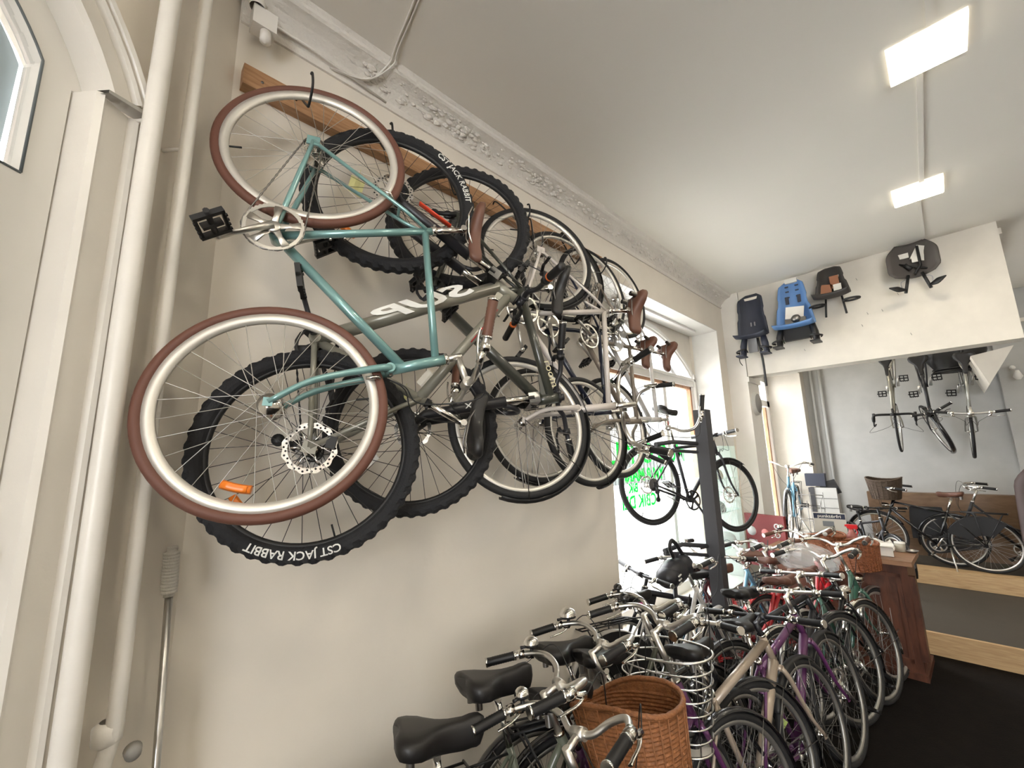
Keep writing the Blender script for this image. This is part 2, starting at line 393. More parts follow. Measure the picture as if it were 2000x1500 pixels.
def bike(label, cat='bicycle', C=(0, 0, 0), R=None, group=None, g=None, style='city', paint=black, fork=None, steer=0., turn=0.,
         bar='city', barm=alu, gripm=black, grip_ring=None, saddle=blk_leather, sad='city', tire=rubber, rimm=alu_rim, spm=spoke_m, tw=.036, rh=.02,
         knob=False, disc=None, rotor=False, fenders=None, front_fender=None, rack=None, chaincase=None, cassette='single', basket=None, bell=None,
         pedals=True, crankm=alu, ringr=.088, light=None, kick=True, levers=True, lowdet=False, scale=1., reflect=None, tiretext=None, extras=None, stemm=None, rear_fender=None, skirt=None):
    G = dict(R=.345, cs=.45, fc=.62, bb=.28, st=.48, sa=71, ha=69, fl=.40, off=.045, hl=.15, sh=.06, ext=.07, sad=.66, bw=.28, ca=-60., crank=.17)
    G.update(g or {}); g = G
    root = thing('bicycle', label, cat, C, R, group, scale)
    r = math.radians; Rw = g['R']
    ra = Vector((-g['cs'], 0, Rw)); fa = Vector((g['fc'], 0, Rw)); bb = Vector((0, 0, g['bb']))
    sd = Vector((-math.cos(r(g['sa'])), 0, math.sin(r(g['sa'])))); sc = bb+sd*g['st']; sp = bb+sd*(g['sad']-.03); sdl = bb+sd*g['sad']
    ax = Vector((-math.cos(r(g['ha'])), 0, math.sin(r(g['ha'])))); pf = Vector((math.sin(r(g['ha'])), 0, math.cos(r(g['ha']))))
    hb = fa-pf*g['off']+ax*g['fl']; ht = hb+ax*g['hl']; q = ht+ax*g['sh']; cl = q+pf*g['ext']
    SM = loc_frame(None, hb, ax, steer); SB = loc_frame(None, hb, ax, steer+turn)
    Y = lambda p, y: Vector((p.x, y, p.z))
    fork = fork or paint
    # frame
    b = MB(); tk = g.get('tk', 1); dt = .017*tk if style != 'mtb' else .027; tt = .014*tk if style != 'mtb' else .021; n = 14
    b.tube([hb-ax*.004, ht+ax*.004], .019 if style != 'mtb' else .024, n)
    b.tube([hb+ax*(g['hl']*.2)-pf*.004, bb+Vector((.01, 0, .01))], dt, n, flat=(1, 1) if style != 'mtb' else (1.25, .95))
    b.tube([bb, sc+sd*.02], .0145 if style != 'mtb' else .017, n)
    if style in ('diamond', 'mtb', 'cityd'): b.tube([ht-ax*.03, sc-sd*.015], tt, n)
    if style == 'mtb':
        b.prism([(hb.x-.015, hb.z+.03), (hb.x-.13, hb.z+.0), (ht.x-.11, ht.z-.055), (ht.x-.015, ht.z-.03)], .012, c=(0, -.006, 0))
    if style == 'city':
        m = bb+sd*g['st']*.45; b.tube(smooth([ht-ax*.02, ht-ax*.02+(m-ht)*.45+Vector((0, 0, -.05)), m]), .0135, n)
    if style == 'step':
        m = bb+sd*g['st']*.28; b.tube(smooth([ht-ax*.03, ht-ax*.03+(m-ht)*.4+Vector((0, 0, -.10)), ht+(m-ht)*.75+Vector((0, 0, -.10)), m]), .0155, n)
    if style == 'mixte':
        for s in (-1, 1): b.tube([Y(ht-ax*.03, s*.014), Y(bb+sd*g['st']*.5, s*.02), Y(ra, s*.06)], .008, 8)
    b.tube([Y(bb, -.034), Y(bb, .034)], .021, 16)
    for s in (-1, 1):
        b.tube(smooth([Y(bb+Vector((-.01, 0, 0)), s*.02), Y(bb+(ra-bb)*.35, s*.04), Y(ra, s*.062)], 4), [.0105]*7+[.008]*2, 8)
        top = sc-sd*.01
        b.tube([Y(top, s*.012), Y(top+(ra-top)*.2, s*.034), Y(ra, s*.062)], .0075 if style != 'mtb' else .009, 8)
        b.box(Y(ra, s*.064), (.04, .005, .045))
    b.tube([Y(sc+(ra-sc)*.27, -.034), Y(sc+(ra-sc)*.27, .034)], .006, 8)
    fr = b.build('frame', paint, root)
    if style == 'mtb' or style == 'diamond':
        b = MB(); b.tube([sc+sd*.012, sc+sd*.032], .0185, 14); b.tube([Y(sc+sd*.022, -.0)+Vector((-.02, -.012, 0)), Y(sc+sd*.022, 0)+Vector((-.02, .014, 0))], .005, 8); b.build('seat_clamp', chrome if not knob else black, root)
    # fork (turns with the steering)
    b = MB()
    if knob:
        crown = hb-ax*.015
        b.box(crown, (.045, .15, .05), R=Matrix.Rotation(-r(90-g['ha']), 3, 'Y'))
        for s in (-1, 1):
            b.tube([Y(crown, s*.062), Y(crown-ax*.20, s*.062)], .0155, 14)
        fk = b.build('fork', blackg, root); fk.matrix_local = SM
        b = MB()
        for s in (-1, 1):
            b.tube([Y(crown-ax*.03, s*.062), Y(crown-ax*.2, s*.062)], .0158, 14)
        b.build('stanchions', chrome, fk)
        b = MB()
        for s in (-1, 1):
            b.tube([Y(crown-ax*.13, s*.062), Y(fa-pf*g['off']*.8+ax*.06, s*.062), Y(fa, s*.066)], [.024, .021, .016], 14)
        b.tube(smooth([Y(crown-ax*.16, .062)+pf*.01, Y(crown-ax*.10, .05)+pf*.03, Y(crown-ax*.07, 0)+pf*.04, Y(crown-ax*.10, -.05)+pf*.03, Y(crown-ax*.16, -.062)+pf*.01], 4), .011, 10)
        b.build('fork_lower', satin_black, fk)
    else:
        b.tube([Y(hb-ax*.006, -.03), Y(hb-ax*.006, .03)], .017, 12)
        for s in (-1, 1):
            e = fa
            b.tube(smooth([Y(hb-ax*.005, s*.022), Y(hb-ax*.06, s*.042), Y(hb-ax*(g['fl']*.65)+pf*.004, s*.052), Y(e, s*.055)], 4), [.0135]*3+[.0125]*3+[.011]*3+[.0095]*3+[.008], 10)
            b.box(Y(fa, s*.056), (.026, .004, .026))
        fk = b.build('fork', fork, root); fk.matrix_local = SM
    for p0, p1 in ((ht+ax*.002, ht+ax*.014), (hb-ax*.012, hb-ax*.002)):
        b = MB(); b.tube([p0, p1], .021 if style != 'mtb' else .026, 16); b.build('headset_cup', chrome if not knob else black, root)
    # wheels
    wr = make_wheel(root, Rw, tw, ra, knob=knob, rimm=rimm, tirem=tire, spm=spm, rh=rh, disc=disc, rotor=rotor, cassette=cassette, valve=g.get('va', 250), tiretext=(tiretext or {}).get('rear'), reflect=(reflect or {}).get('rear'), hub=g.get('hub', .024), hubm=black if knob else chrome)
    wf = make_wheel(root, Rw, tw, (0, 0, 0), knob=knob, rimm=rimm, tirem=tire, spm=spm, rh=rh, disc=disc, rotor=rotor, valve=g.get('vb', 200), tiretext=(tiretext or {}).get('front'), reflect=(reflect or {}).get('front'), hub=g.get('hubf', .022), hubm=black if knob else chrome)
    wf.matrix_local = SM @ Matrix.Translation(fa)
    # seat post and saddle
    b = MB(); b.tube([sc, sp], .0135, 14); b.tube([Y(sp, -.02), Y(sp, .02)], .013, 10); b.build('seat_post', chrome if barm is not black else black, root)
    L, W, t = {'city': (.27, .20, .06), 'road': (.275, .145, .045), 'mtb': (.27, .15, .05), 'wide': (.31, .26, .08)}[sad]
    so = cached(('saddle', L, W, t), 'saddle', saddle, f_saddle(L, W, t), root)
    so.matrix_local = Matrix.Translation(sdl+Vector((0, 0, .035))) @ Matrix.Rotation(g.get('st_tilt', 0), 4, 'Y')
    b = MB()
    for s in (-1, 1): b.tube([(-.1, s*.03, -.03), (-.06, s*.022, -.045), (.03, s*.022, -.045), (.10, s*.008, -.018)], .0035, 6)
    if sad in ('wide', 'city'):
        for s in (-1, 1): b.lathe([(.014, -.02), (.014, .02)], 'Z', (-.085, s*.045, -.05), 12)
    b.build('saddle_rail', steel if sad != 'road' else chrome, so)
    # drivetrain
    cy = -.052; ca = r(g['ca']); cr = g['crank']
    ring = cached(('ring', ringr), 'crankset', crankm, f_chainring(ringr, 5), root)
    RM = Matrix.Translation(Y(bb, -.048)) @ Matrix.Rotation(-ca, 4, 'Y'); ring.matrix_local = RM
    for s in (-1, 1):                       # arms: right along +x of the turned ring, left opposite
        b = MB(); y0 = -.012 if s < 0 else .108; d = 1 if s < 0 else -1
        b.tube([(0, y0, 0), (d*cr*.5, y0+s*.008, 0), (d*cr, y0+s*.014, 0)], [.016, .011, .012], 10, flat=(1, .8)); b.sphere((d*cr, y0+s*.014, 0), .013, 10)
        arm = b.build('crank_arm', crankm if crankm is not black else satin_black, ring)
        if pedals:
            p = cached('pedal', 'pedal', black, f_pedal, root)
            wp = RM @ Vector((d*cr, y0+s*.075, 0))
            p.matrix_local = Matrix.Translation(wp) @ Matrix.Rotation(g.get('pa', .5), 4, 'Y')
    b = MB(); yc = -.048
    rc = .034; dv = ra-bb; an = math.atan2(dv.z, dv.x)
    pts = [Vector((bb.x+ringr*math.cos(t), yc, bb.z+ringr*math.sin(t))) for t in [an+PI/2+PI*k/14 for k in range(0, 15)]]
    pts += [Vector((ra.x+rc*math.cos(t), yc, ra.z+rc*math.sin(t))) for t in [an-PI/2+PI*k/8 for k in range(0, 9)]]
    dense = []
    for i in range(len(pts)):
        a, c2 = pts[i], pts[(i+1) % len(pts)]; m = max(1, int((c2-a).length/.0127))
        for k in range(m): dense.append(a.lerp(c2, k/m))
    rs = [.0042 if k % 2 else .0024 for k in range(len(dense))]
    b.tube(dense, rs, 4, closed=True, flat=(1, 1)); b.build('chain', steel if not knob else black, root)
    if chaincase:
        prof = [(bb.x+(ringr+.03)*math.cos(math.radians(a)), bb.z+(ringr+.03)*math.sin(math.radians(a))) for a in range(-90, 91, 15)]+[(ra.x+.05*math.cos(math.radians(a)), ra.z+.05*math.sin(math.radians(a))) for a in range(90, 271, 20)]
        b = MB(); b.prism(prof, .016, c=(0, -.072, 0)); b.build('chain_guard', chaincase, root)
    if knob or cassette == 'multi':
        b = MB(); e = Y(ra, -.075)
        b.tube([e+Vector((0, 0, -.02)), e+Vector((.012, 0, -.055)), e+Vector((.02, 0, -.12))], [.012, .012, .009], 8); b.lathe([(0, -.006), (.022, -.006), (.022, .006), (0, .006)], c=e+Vector((.012, .006, -.06)), n=14); b.lathe([(0, -.006), (.022, -.006), (.022, .006), (0, .006)], c=e+Vector((.02, .006, -.125)), n=14)
        b.build('derailleur', black, root)
    # stem + handlebar
    sm = stemm or barm
    b = MB(); b.tube([ht+ax*.01, q+ax*.012], .013 if not knob else .017, 14); b.tube([q, cl], .0125 if not knob else .017, 12); b.tube([Y(cl, -.026), Y(cl, .026)], .0195, 16)
    if knob: b.box(cl+pf*.012, (.02, .045, .035), R=Matrix.Rotation(-r(90-g['ha']), 3, 'Y'))
    st = b.build('stem', sm, root); st.matrix_local = SB
    bw = g['bw']; half = {'flat': [(0, 0, 0), (0, .06, 0), (-.01, bw*.5, .004), (-.03, bw, .006)],
            'riser': [(0, 0, 0), (0, .06, 0), (.0, .11, .028), (-.01, bw*.6, .032), (-.04, bw, .034)],
            'city': [(0, 0, 0), (.01, .05, 0), (.035, .11, .03), (.02, .19, .055), (-.05, bw-.03, .055), (-.12, bw-.005, .045), (-.21, bw+.01, .035)],
            'moust': [(0, 0, 0), (.015, .07, 0), (.02, .14, -.005), (-.02, .2, 0), (-.09, bw-.03, .01), (-.19, bw, .02)],
            'drop': [(0, 0, 0), (0, .17, 0), (.03, .205, -.005), (.075, .21, -.03), (.085, .21, -.08), (.05, .21, -.12), (-.03, .21, -.13)]}[bar]
    L2 = smooth([(x, y, z) for x, y, z in half], 6); Rr = [Vector((p.x, -p.y, p.z)) for p in L2]
    path = list(reversed(Rr))+L2[1:]
    rotb = Matrix.Rotation(g.get('barpitch', 0.), 4, 'Y')
    path = [rotb @ p for p in path]; hmat = SB @ Matrix.Translation(cl)
    b = MB(); b.tube(path, .0115, 12); hbar = b.build('handlebar', barm, root); hbar.matrix_local = hmat
    gl = .125 if bar != 'drop' else .10
    for s in (-1, 1):
        P = path if s > 0 else list(reversed(path))
        e = P[-1]; k = len(P)-1; acc = 0
        while acc < gl and k > 1: acc += (P[k]-P[k-1]).length; k -= 1
        inner = P[k]; d = (e-inner).normalized(); c = inner.lerp(e, .5)
        if bar == 'drop':
            b = MB(); b.tube(P[8:], .0155, 10); b.build('bar_tape', gripm, hbar)
        else:
            go = cached(('grip', gl), 'grip', gripm, f_grip(gl, .0175), hbar); go.matrix_local = Matrix.Translation(e-d*(gl/2-.004)) @ align(d).to_4x4()
            b = MB()
            for tt_ in ((-.5, .5) if grip_ring is None else (-.5,)):
                b = MB(); b.tube([e-d*(gl/2-.004)+d*(gl*tt_-.004), e-d*(gl/2-.004)+d*(gl*tt_+.004)], .0188, 14); b.build('grip_collar', grip_ring or chrome, hbar)
        if levers:
            a0 = inner-d*.02; dn = Vector((.45, 0, -.9)).normalized(); fw = Vector((1, 0, 0))
            b = MB()
            if bar == 'drop':
                a0 = P[13] if len(P) > 13 else inner; b.tube(smooth([a0, a0+Vector((.05, 0, .02)), a0+Vector((.06, 0, -.06)), a0+Vector((.03, s*.01, -.12))]), .008, 8)
            else:
                b.tube([a0-d*.014, a0+d*.014], .019, 12); b.tube([a0, a0+Vector((.03, 0, -.012)), a0+Vector((.035, 0, -.016))-d*.02], .011, 8)
                bld = smooth([a0+Vector((.035, 0, -.018))-d*.015, a0+Vector((.05, 0, -.03))+d*.03, a0+Vector((.045, 0, -.035))+d*.07, a0+Vector((.055, 0, -.035))+d*.11], 4)
                b.tube(bld, .0055, 8, flat=(1.3, .7))
            lv = b.build('brake_lever', (black if knob or barm is black else chrome), hbar)
            b = MB(); tgt = hmat.inverted() @ (SM @ (hb-ax*.02+pf*.03))
            b.tube(smooth([a0+Vector((.04, 0, -.015))-d*.02, a0+Vector((.10, -s*.05, .01))-d*.05, tgt*.4+a0*.3+Vector((.12, 0, -.06)), tgt+Vector((.03, s*.012, .06)), tgt], 6), .0024, 6); b.build('brake_cable', cable_m, hbar)
    if bell:
        s, m1, size = bell; P = path if s > 0 else list(reversed(path)); k = int(len(P)*.80); bp = P[k]
        b = MB(); b.lathe([(size, 0), (size*.97, size*.35), (size*.8, size*.65), (size*.45, size*.9), (0, size)], 'Z', bp+Vector((0, 0, .034)), 20); bo = b.build('bell', m1, hbar)
        b = MB(); b.lathe([(0, -.012), (size*.92, -.010), (size*.95, .001), (0, .002)], 'Z', bp+Vector((0, 0, .034)), 20); b.tube([bp+Vector((0, 0, -.014)), bp+Vector((0, 0, .03))], .008, 8); b.tube([bp+Vector((0, 0, .028)), bp+Vector((-size*1.5, 0, .026))], [.003, .007], 8); b.build('bell_base', black, bo)
    # fenders
    def fender(c, a0, a1, mat, wd, nm, mtx=None, strut=True):
        b = MB(); rr = Rw+.016; N = 26; rows = []
        for i in range(N+1):
            a = r(a0+(a1-a0)*i/N); row = []
            for k in range(7):
                t = (k/6-.5)*2; y = t*wd/2; dr = -.014*abs(t)**2.5
                row.append(Vector((c.x+(rr+dr)*math.cos(a), y, c.z+(rr+dr)*math.sin(a))))
            rows.append(row)
        b.grid(rows, True); o = b.build(nm, mat, root, solid=.002)
        if mtx: o.matrix_local = mtx
        if strut:
            b = MB()
            for aa in (a1-(a1-a0)*.12, a1-(a1-a0)*.42):
                a = r(aa)
                for s in (-1, 1): b.tube([Y(c, s*.062), Vector((c.x+(rr-.01)*math.cos(a), s*wd*.45, c.z+(rr-.01)*math.sin(a)))], .0022, 6)
            b.build('fender_stay', steel, o)
        return o
    if fenders:
        fender(ra, 25, 190, fenders, .05, 'fender'); fender(fa, 150, -15, fenders, .05, 'fender', SM)
    if front_fender: fender(fa, *front_fender[:2], front_fender[2], .05, 'fender', SM)
    if rear_fender: fender(ra, *rear_fender[:2], rear_fender[2], .05, 'fender')
    if skirt:
        b = MB(); rr = Rw+.01
        for s in (-1, 1):
            rows = []
            for i in range(13):
                a = r(20+i*9); rows.append([Vector((ra.x+q_*math.cos(a), s*.045, ra.z+q_*math.sin(a))) for q_ in (.12, rr)])
            b.grid(rows, False)
        b.build('coat_guard', skirt, root, solid=.002)
    if rack:
        b = MB(); z = Rw*2+.055; x0, x1 = -g['cs']+.17, -g['cs']-.24
        for y in (-.06, 0, .06): b.tube([(x0, y*.8, z), (x1, y, z)], .005, 8)
        for x in (x0, (x0+x1)/2, x1): b.tube([(x, -.062, z), (x, .062, z)], .005, 8)
        for s in (-1, 1):
            for x in (x1+.04, x0-.12): b.tube([(x, s*.06, z), (ra.x, s*.068, ra.z)], .005, 8)
        b.tube([(x0, 0, z), (sc.x, 0, min(sc.z, z))], .005, 8)
        b.build('luggage_rack', rack, root)
    if kick:
        b = MB(); k0 = Vector((-.12 if g['cs'] > .3 else -.05, .04, .27)); b.tube([k0, Vector((-.16, .20, .02+.20*-.17))], .009, 8); b.build('kickstand', alu if barm is not black else black, root)
    if light == 'front':
        b = MB(); p = hb+pf*.07+ax*.06; b.lathe([(.012, -.05), (.03, -.03), (.036, 0), (.036, .03)], 'X', p, 18); lo = b.build('headlight', chrome, root); lo.matrix_local = SM
    if basket: basket(root, SB, cl, hb, pf, ax)
    if extras: extras(root, dict(ra=ra, fa=fa, bb=bb, sc=sc, sp=sp, sdl=sdl, hb=hb, ht=ht, q=q, cl=cl, ax=ax, pf=pf, SM=SM, SB=SB, sd=sd, wr=wr, wf=wf, fk=fk, fr=fr, so=so, st=st, hbar=hbar, path=path))
    return root

def Rm(rows): return Matrix(rows)
def floorR(h, L):
    x = Vector((math.cos(h), math.sin(h), 0)); y = Vector((-math.sin(h), math.cos(h), 0)); z = Vector((0, 0, 1))
    y2 = y*math.cos(L)-z*math.sin(L); z2 = z*math.cos(L)+y*math.sin(L)
    return Matrix((x, y2, z2)).transposed()

# ================================================================== THE ROOM
CZ = 3.91
def slab(name, a, b_, mat):
    b = MB(); b.bx(a, b_); return struct(b.build(name, mat))
slab('floor', (-4, -5, -.1), (9, 2.4, 0), floor_m)
slab('ceiling', (-4, -5, CZ), (9, 2.6, CZ+.1), ceilm)
b = MB()
b.bx((.225, 1.88, 0), (2.9, 2.4, CZ)); b.bx((2.9, 1.88, 3.40), (5.73, 2.4, CZ)); b.bx((5.5, 1.88, 0), (5.73, 2.4, 3.4)); b.bx((2.9, 1.98, 0), (5.5, 2.4, .38))
struct(b.build('wall_left', plaster))
b = MB(); b.bx((5.73, 1.66, 0), (6.15, 2.4, 3.93)); b.bx((5.72, 1.64, 2.72), (6.17, 1.70, 2.785)); struct(b.build('wall_pier', gloss_white))
b = MB(); b.bx((6.15, 1.62, 3.15), (8.6, 2.3, CZ)); b.bx((8.35, 1.62, 0), (8.75, 2.3, 3.15)); b.bx((6.15, 1.62, 0), (8.35, 2.3, .62)); struct(b.build('wall_left_back_room', beam_m))
b = MB(); b.bx((8.6, -5, 0), (8.8, 1.62, CZ)); b.bx((8.48, -5, 1.19), (8.6, -.57, CZ)); struct(b.build('wall_far', back_m))
slab('wall_right', (-4, -5.1, 0), (9, -5, CZ), plaster)
b = MB(); b.bx((5.745, -.58, 2.79), (5.95, 1.655, CZ)); struct(b.build('wall_beam', beam_m))
b = MB(); b.bx((8.46, -.6, 3.45), (8.48, -5, 3.5)); b.bx((5.95, -.62, CZ-.06), (8.6, -.58, CZ)); struct(b.build('trim_far', beam_m))
b = MB(); b.prism([(-.30, 2.90), (-.64, 2.96), (-.40, 2.55)], 1.2, R=Matrix(((0, 1, 0), (1, 0, 0), (0, 0, 1))), c=(7.2, 0, 0)); struct(b.build('trim_stair_soffit', beam_m))
b = MB(); b.bx((-4, -5, 0), (-3.9, 2.4, .6)); b.bx((-4, -5, 3.3), (-3.9, 2.4, CZ)); b.bx((-4, -5, .6), (-3.9, -4.2, 3.3)); b.bx((-4, -.6, .6), (-3.9, 2.4, 3.3)); struct(b.build('wall_behind', plaster))
# --- chamfered corner wall with the arched doorway (45 degrees to the left wall)
C0 = Vector((.225, 1.88, 0)); U = Vector((.734, .68, 0)).normalized(); NN = Vector((U.y, -U.x, 0))
def W(t, z, o=0.): return C0-U*t+NN*o+Vector((0, 0, z))
def wprism(b, poly, o0, o1):
    n = len(poly); b.add([W(t, z, o0) for t, z in poly]+[W(t, z, o1) for t, z in poly], [tuple(range(n)), tuple(reversed(range(n, 2*n)))]+[(i, i+n, (i+1) % n+n, (i+1) % n) for i in range(n)])
def warc(rad, a0, a1, n=18): return [(1.05-rad*math.cos(math.radians(a0+(a1-a0)*i/n)), 2.65+rad*math.sin(math.radians(a0+(a1-a0)*i/n))) for i in range(n+1)]
b = MB(); wprism(b, [(0, 0), (.36, 0), (.36, CZ), (0, CZ)], 0, -.3)
ar = warc(.735, 22, 158); wprism(b, [(.36, CZ)]+[(.36, ar[0][1])]+ar+[(1.74, ar[-1][1]), (1.74, CZ)], 0, -.3); wprism(b, [(1.74, 0), (4.6, 0), (4.6, CZ), (1.74, CZ)], 0, -.3)
struct(b.build('wall_corner', plaster))
# pilasters and arch mouldings
def mould(b, line, prof):           # line: (t,z) with outward normals, prof: (offset,height)
    rows = []
    for i, (t, z) in enumerate(line):
        t0, z0 = line[max(0, i-1)]; t1, z1 = line[min(len(line)-1, i+1)]; d = Vector((t1-t0, z1-z0)).normalized(); nx, nz = -d.y, d.x
        rows.append([W(t+nx*a, z+nz*a, h) for a, h in prof])
    b.grid(rows, False)
prof = [(0, -.1), (0, .02), (.012, .034), (.022, .02), (.03, .018), (.095, .016), (.102, .03), (.112, .036), (.122, .024), (.13, .04), (.145, .044), (.155, .028), (.165, 0), (.165, -.02)]
b = MB(); mould(b, [(.495, 0), (.495, 2.90)], [(a, h) for a, h in prof])
mould(b, [(1.605, 2.90), (1.605, 0)], prof)
struct(b.build('trim_1', gloss_white))
b = MB(); mould(b, warc(.635, 24, 156, 26), [(a*.85, h+.006) for a, h in prof]); struct(b.build('trim_2', gloss_white))
b = MB(); b.add([W(.345, 2.945, .052), W(.49, 2.905, .052), W(.49, 2.895, .052), W(.345, 2.93, .052), W(.345, 2.945, 0), W(.49, 2.905, 0), W(.49, 2.895, 0), W(.345, 2.93, 0)], [(0, 1, 2, 3), (0, 4, 5, 1), (3, 2, 6, 7)]); struct(b.build('trim_3', M('trim_grey', (.42, .41, .38), .6)))  # narrow grey strip across the top of the pilaster
# door leaf, transom
door = MB(); wprism(door, [(.50, 0), (1.6, 0), (1.6, 2.585), (.50, 2.585)], -.05, -.10)
wprism(door, [(.50, 2.585), (.575, 2.585), (.575, 2.90)]+warc(.549, 29, 151)+[(1.53, 2.90), (1.53, 2.585), (1.6, 2.585), (1.6, 2.9)]+list(reversed(warc(.636, 24, 156)))+[(.50, 2.9)], -.05, -.10)
d1 = struct(door.build('door_1', M('door_paint', (.80, .785, .75), .4, bump=.12, bscale=5, var=.06, vscale=2)))
b = MB(); b.box(W(.56, 1.66, -.042), (.07, .03, .02), R=Matrix.Rotation(-.82, 3, 'Z')); b.box(W(.62, 1.70, -.04), (.14, .02, .10), R=Matrix.Rotation(math.atan2(U.y, U.x), 3, 'Z')); b.build('door_lock_plate', gloss_white, d1)
b = MB()
for ln in ([(.572, 2.59), (.572, 2.915)]+warc(.549, 29.5, 60, 8), [(.572, 2.588), (1.52, 2.588)]): b.tube([W(t, z, -.05) for t, z in ln], .0035, 6)
b.build('glazing_bead', M('bead_dark', (.12, .14, .15), .5), d1)
b = MB(); b.add([W(t, z, -.075) for t, z in [(.575, 2.586), (1.525, 2.586), (1.525, 2.91)]+list(reversed(warc(.549, 29.5, 150.5)))], [tuple(range(22))]); gp = struct(b.build('window_1', glass, None, .004))
b = MB(); wprism(b, [(.575, 2.586), (.64, 2.586), (.64, 2.88)]+list(warc(.485, 29, 90))+list(reversed(warc(.549, 29, 90))), -.12, -.30); b.build('outer_frame', M('outer_frame_blue', (.42, .52, .58), .5), d1)
b = MB(); b.add([W(t_, z_, -4.0) for t_, z_ in ((-1.5, -.1), (7, -.1), (7, 9), (-1.5, 9))], [(0, 1, 2, 3)]); struct(b.build('wall_street', M('pink_render', (.30, .235, .20), .9, bump=.3, bscale=3, var=.12, vscale=1.5), None, .2))
# pipes, conduit, junction box
for nm, t, rad, lab in (('heating_pipe', .385, .0265, 'thicker white painted vertical pipe next to the door trim'), ('heating_pipe', .262, .0195, 'thinner white painted vertical pipe nearer the hanging bicycles')):
    b = MB(); z0 = 0 if rad > .02 else 1.17
    pts = [W(t, z, .085+.004*math.sin(z*2)) for z in [z0+.2*i for i in range(int((CZ-z0)/.2)+1)]]+[W(t, CZ, .085)]
    if z0: pts = [W(t-.0, 0, .05)]+[W(t, 1.05, .06)]+pts
    b.tube(pts, rad, 14)
    o = b.build(nm, pipe_m); tag(o, lab, 'pipe', 'painted pipes beside the door')
    b = MB(); p = W(t, 1.16 if z0 else .9, .07); b.lathe([(rad, -.03), (rad+.012, -.02), (rad+.014, .02), (rad, .03)], 'Z', p, 16)
    b.build('pipe_collar', pipe_m, o)
    for zz in (2.9, .7):
        b = MB(); b.tube([W(t, zz, 0), W(t, zz, .085)], .006, 6); b.build('pipe_bracket', pipe_m, o)
b = MB(); b.lathe([(0, -.015), (.018, -.015), (.021, .012), (.0, .018)], 'Y', W(.20, 1.08, .09), 16); tag(b.build('radiator_valve', M('grey_knob', (.3, .29, .27), .5)), 'small grey valve knob at the foot of the thin white pipe', 'valve')
t = thing('paint_roller_pole', 'steel extension pole with white woven roller sleeve on top, leaning by the corner', 'pole', (.20, 1.72, 0))
b = MB(); b.tube([(0.03, .0, 0), (-.012, .035, 1.47)], .0105, 14); b.build('pole', M('pole_metal', (.5, .49, .47), .28, metal=1.), t)
b = MB()
for i in range(13): b.tube(arc((-.0125-.0003*i, .036, 1.465+i*.0095), .0165, 0, 340, 12, 'XY'), .0062, 6, closed=True)
b.tube([(-.012, .035, 1.45), (-.016, .038, 1.60)], .014, 12); b.build('roller_sleeve', M('woven_white', (.62, .60, .54), .9, bump=.4, bscale=200), t)
# cornice along the left wall
b = MB(); n = 150; rows = []; pr = [(0, 3.745), (.012, 3.745), (.016, 3.762), (.008, 3.768), (.010, 3.785), (.022, 3.80), (.055, 3.835), (.075, 3.85), (.11, 3.865), (.128, 3.87), (.138, 3.88), (.14, 3.895), (.155, 3.91)]
for i in range(n+1):
    x = .23+(5.74-.23)*i/n; rows.append([Vector((x, 1.88-o, z)) for o, z in pr])
b.grid(rows, False)
random.seed(3)
for i in range(900):
    x = .75+4.8*random.random(); u = random.random(); f = .028+.075*u; z = 3.805+.055*u
    if math.sin(x*9+u*3) > -.35 or random.random() < .25:
        rr = .006+.012*random.random()**2; b.sphere((x, 1.88-f, z+.004), rr, 6, sc=(1.3+random.random(), .8, .8))
struct(b.build('trim_cornice', M('cornice_plaster', (.80, .765, .71), .8, bump=.9, bscale=38)))
b = MB(); b.tube([(.26, 1.85, 3.80), (.5, 1.84, 3.79), (.9, 1.86, 3.765)], .006, 8)
b.tube(smooth([(.62, 1.86, 3.77), (.78, 1.83, 3.80), (.85, 1.74, 3.88), (.84, 1.65, 3.902), (.75, 1.2, 3.902), (.6, .9, 3.902)]), .005, 8)
b.tube(smooth([(.60, 1.86, 3.77), (.77, 1.82, 3.79), (.865, 1.73, 3.87), (.855, 1.65, 3.90), (.77, 1.2, 3.905), (.62, .9, 3.905)]), .004, 8)
tag(b.build('white_cable', gloss_white), 'white painted double cable curling over the plaster cornice at top left', 'cable')
t = thing('junction_box', 'white painted junction box with pipe stub at the top of the corner', 'box', (.30, 1.80, 3.72))
b = MB(); b.box((0, 0, 0), (.09, .07, .09)); b.lathe([(.03, 0), (.034, .02), (.02, .05), (0, .05)], 'Z', (-.03, -.02, .04), 14); b.build('box_body', gloss_white, t)
b = MB(); b.lathe([(0, -.045), (.022, -.045), (.022, -.09), (0, -.10)], 'Z', (.01, -.01, 0), 12); b.build('pipe_stub', gloss_white, t)
# ceiling panels
def panel(x, y, lab, power):
    t = thing('ceiling_light', lab, 'ceiling light', (x, y, CZ), None, 'square LED panels on the ceiling')
    b = MB(); b.bx((-.15, -.15, -.022), (.15, .15, 0)); b.build('frame', M('panel_frame_glow', (.85, .83, .75), .5, emit=(1, .9, .7), es=.6), t)  # frame glows faintly too, added for the halo on the ceiling
    b = MB(); b.bx((-.142, -.142, -.026), (.142, .142, -.021)); b.build('diffuser', M('panel_light', (1, 1, 1), .5, emit=(1, .89, .70), es=24.), t)
panel(2.88, -.20, 'larger-looking square LED panel nearest the top right corner', 0)
panel(4.53, -.10, 'smaller-looking square LED panel above the child seats', 0)
for x, y in ((1.25, -.28), (-.45, -.4), (-.2, -2.6), (1.9, -2.5), (4.2, -2.4), (7.2, .5), (7.3, -2.2)): panel(x, y, 'square LED panel outside the photographed view', 0)
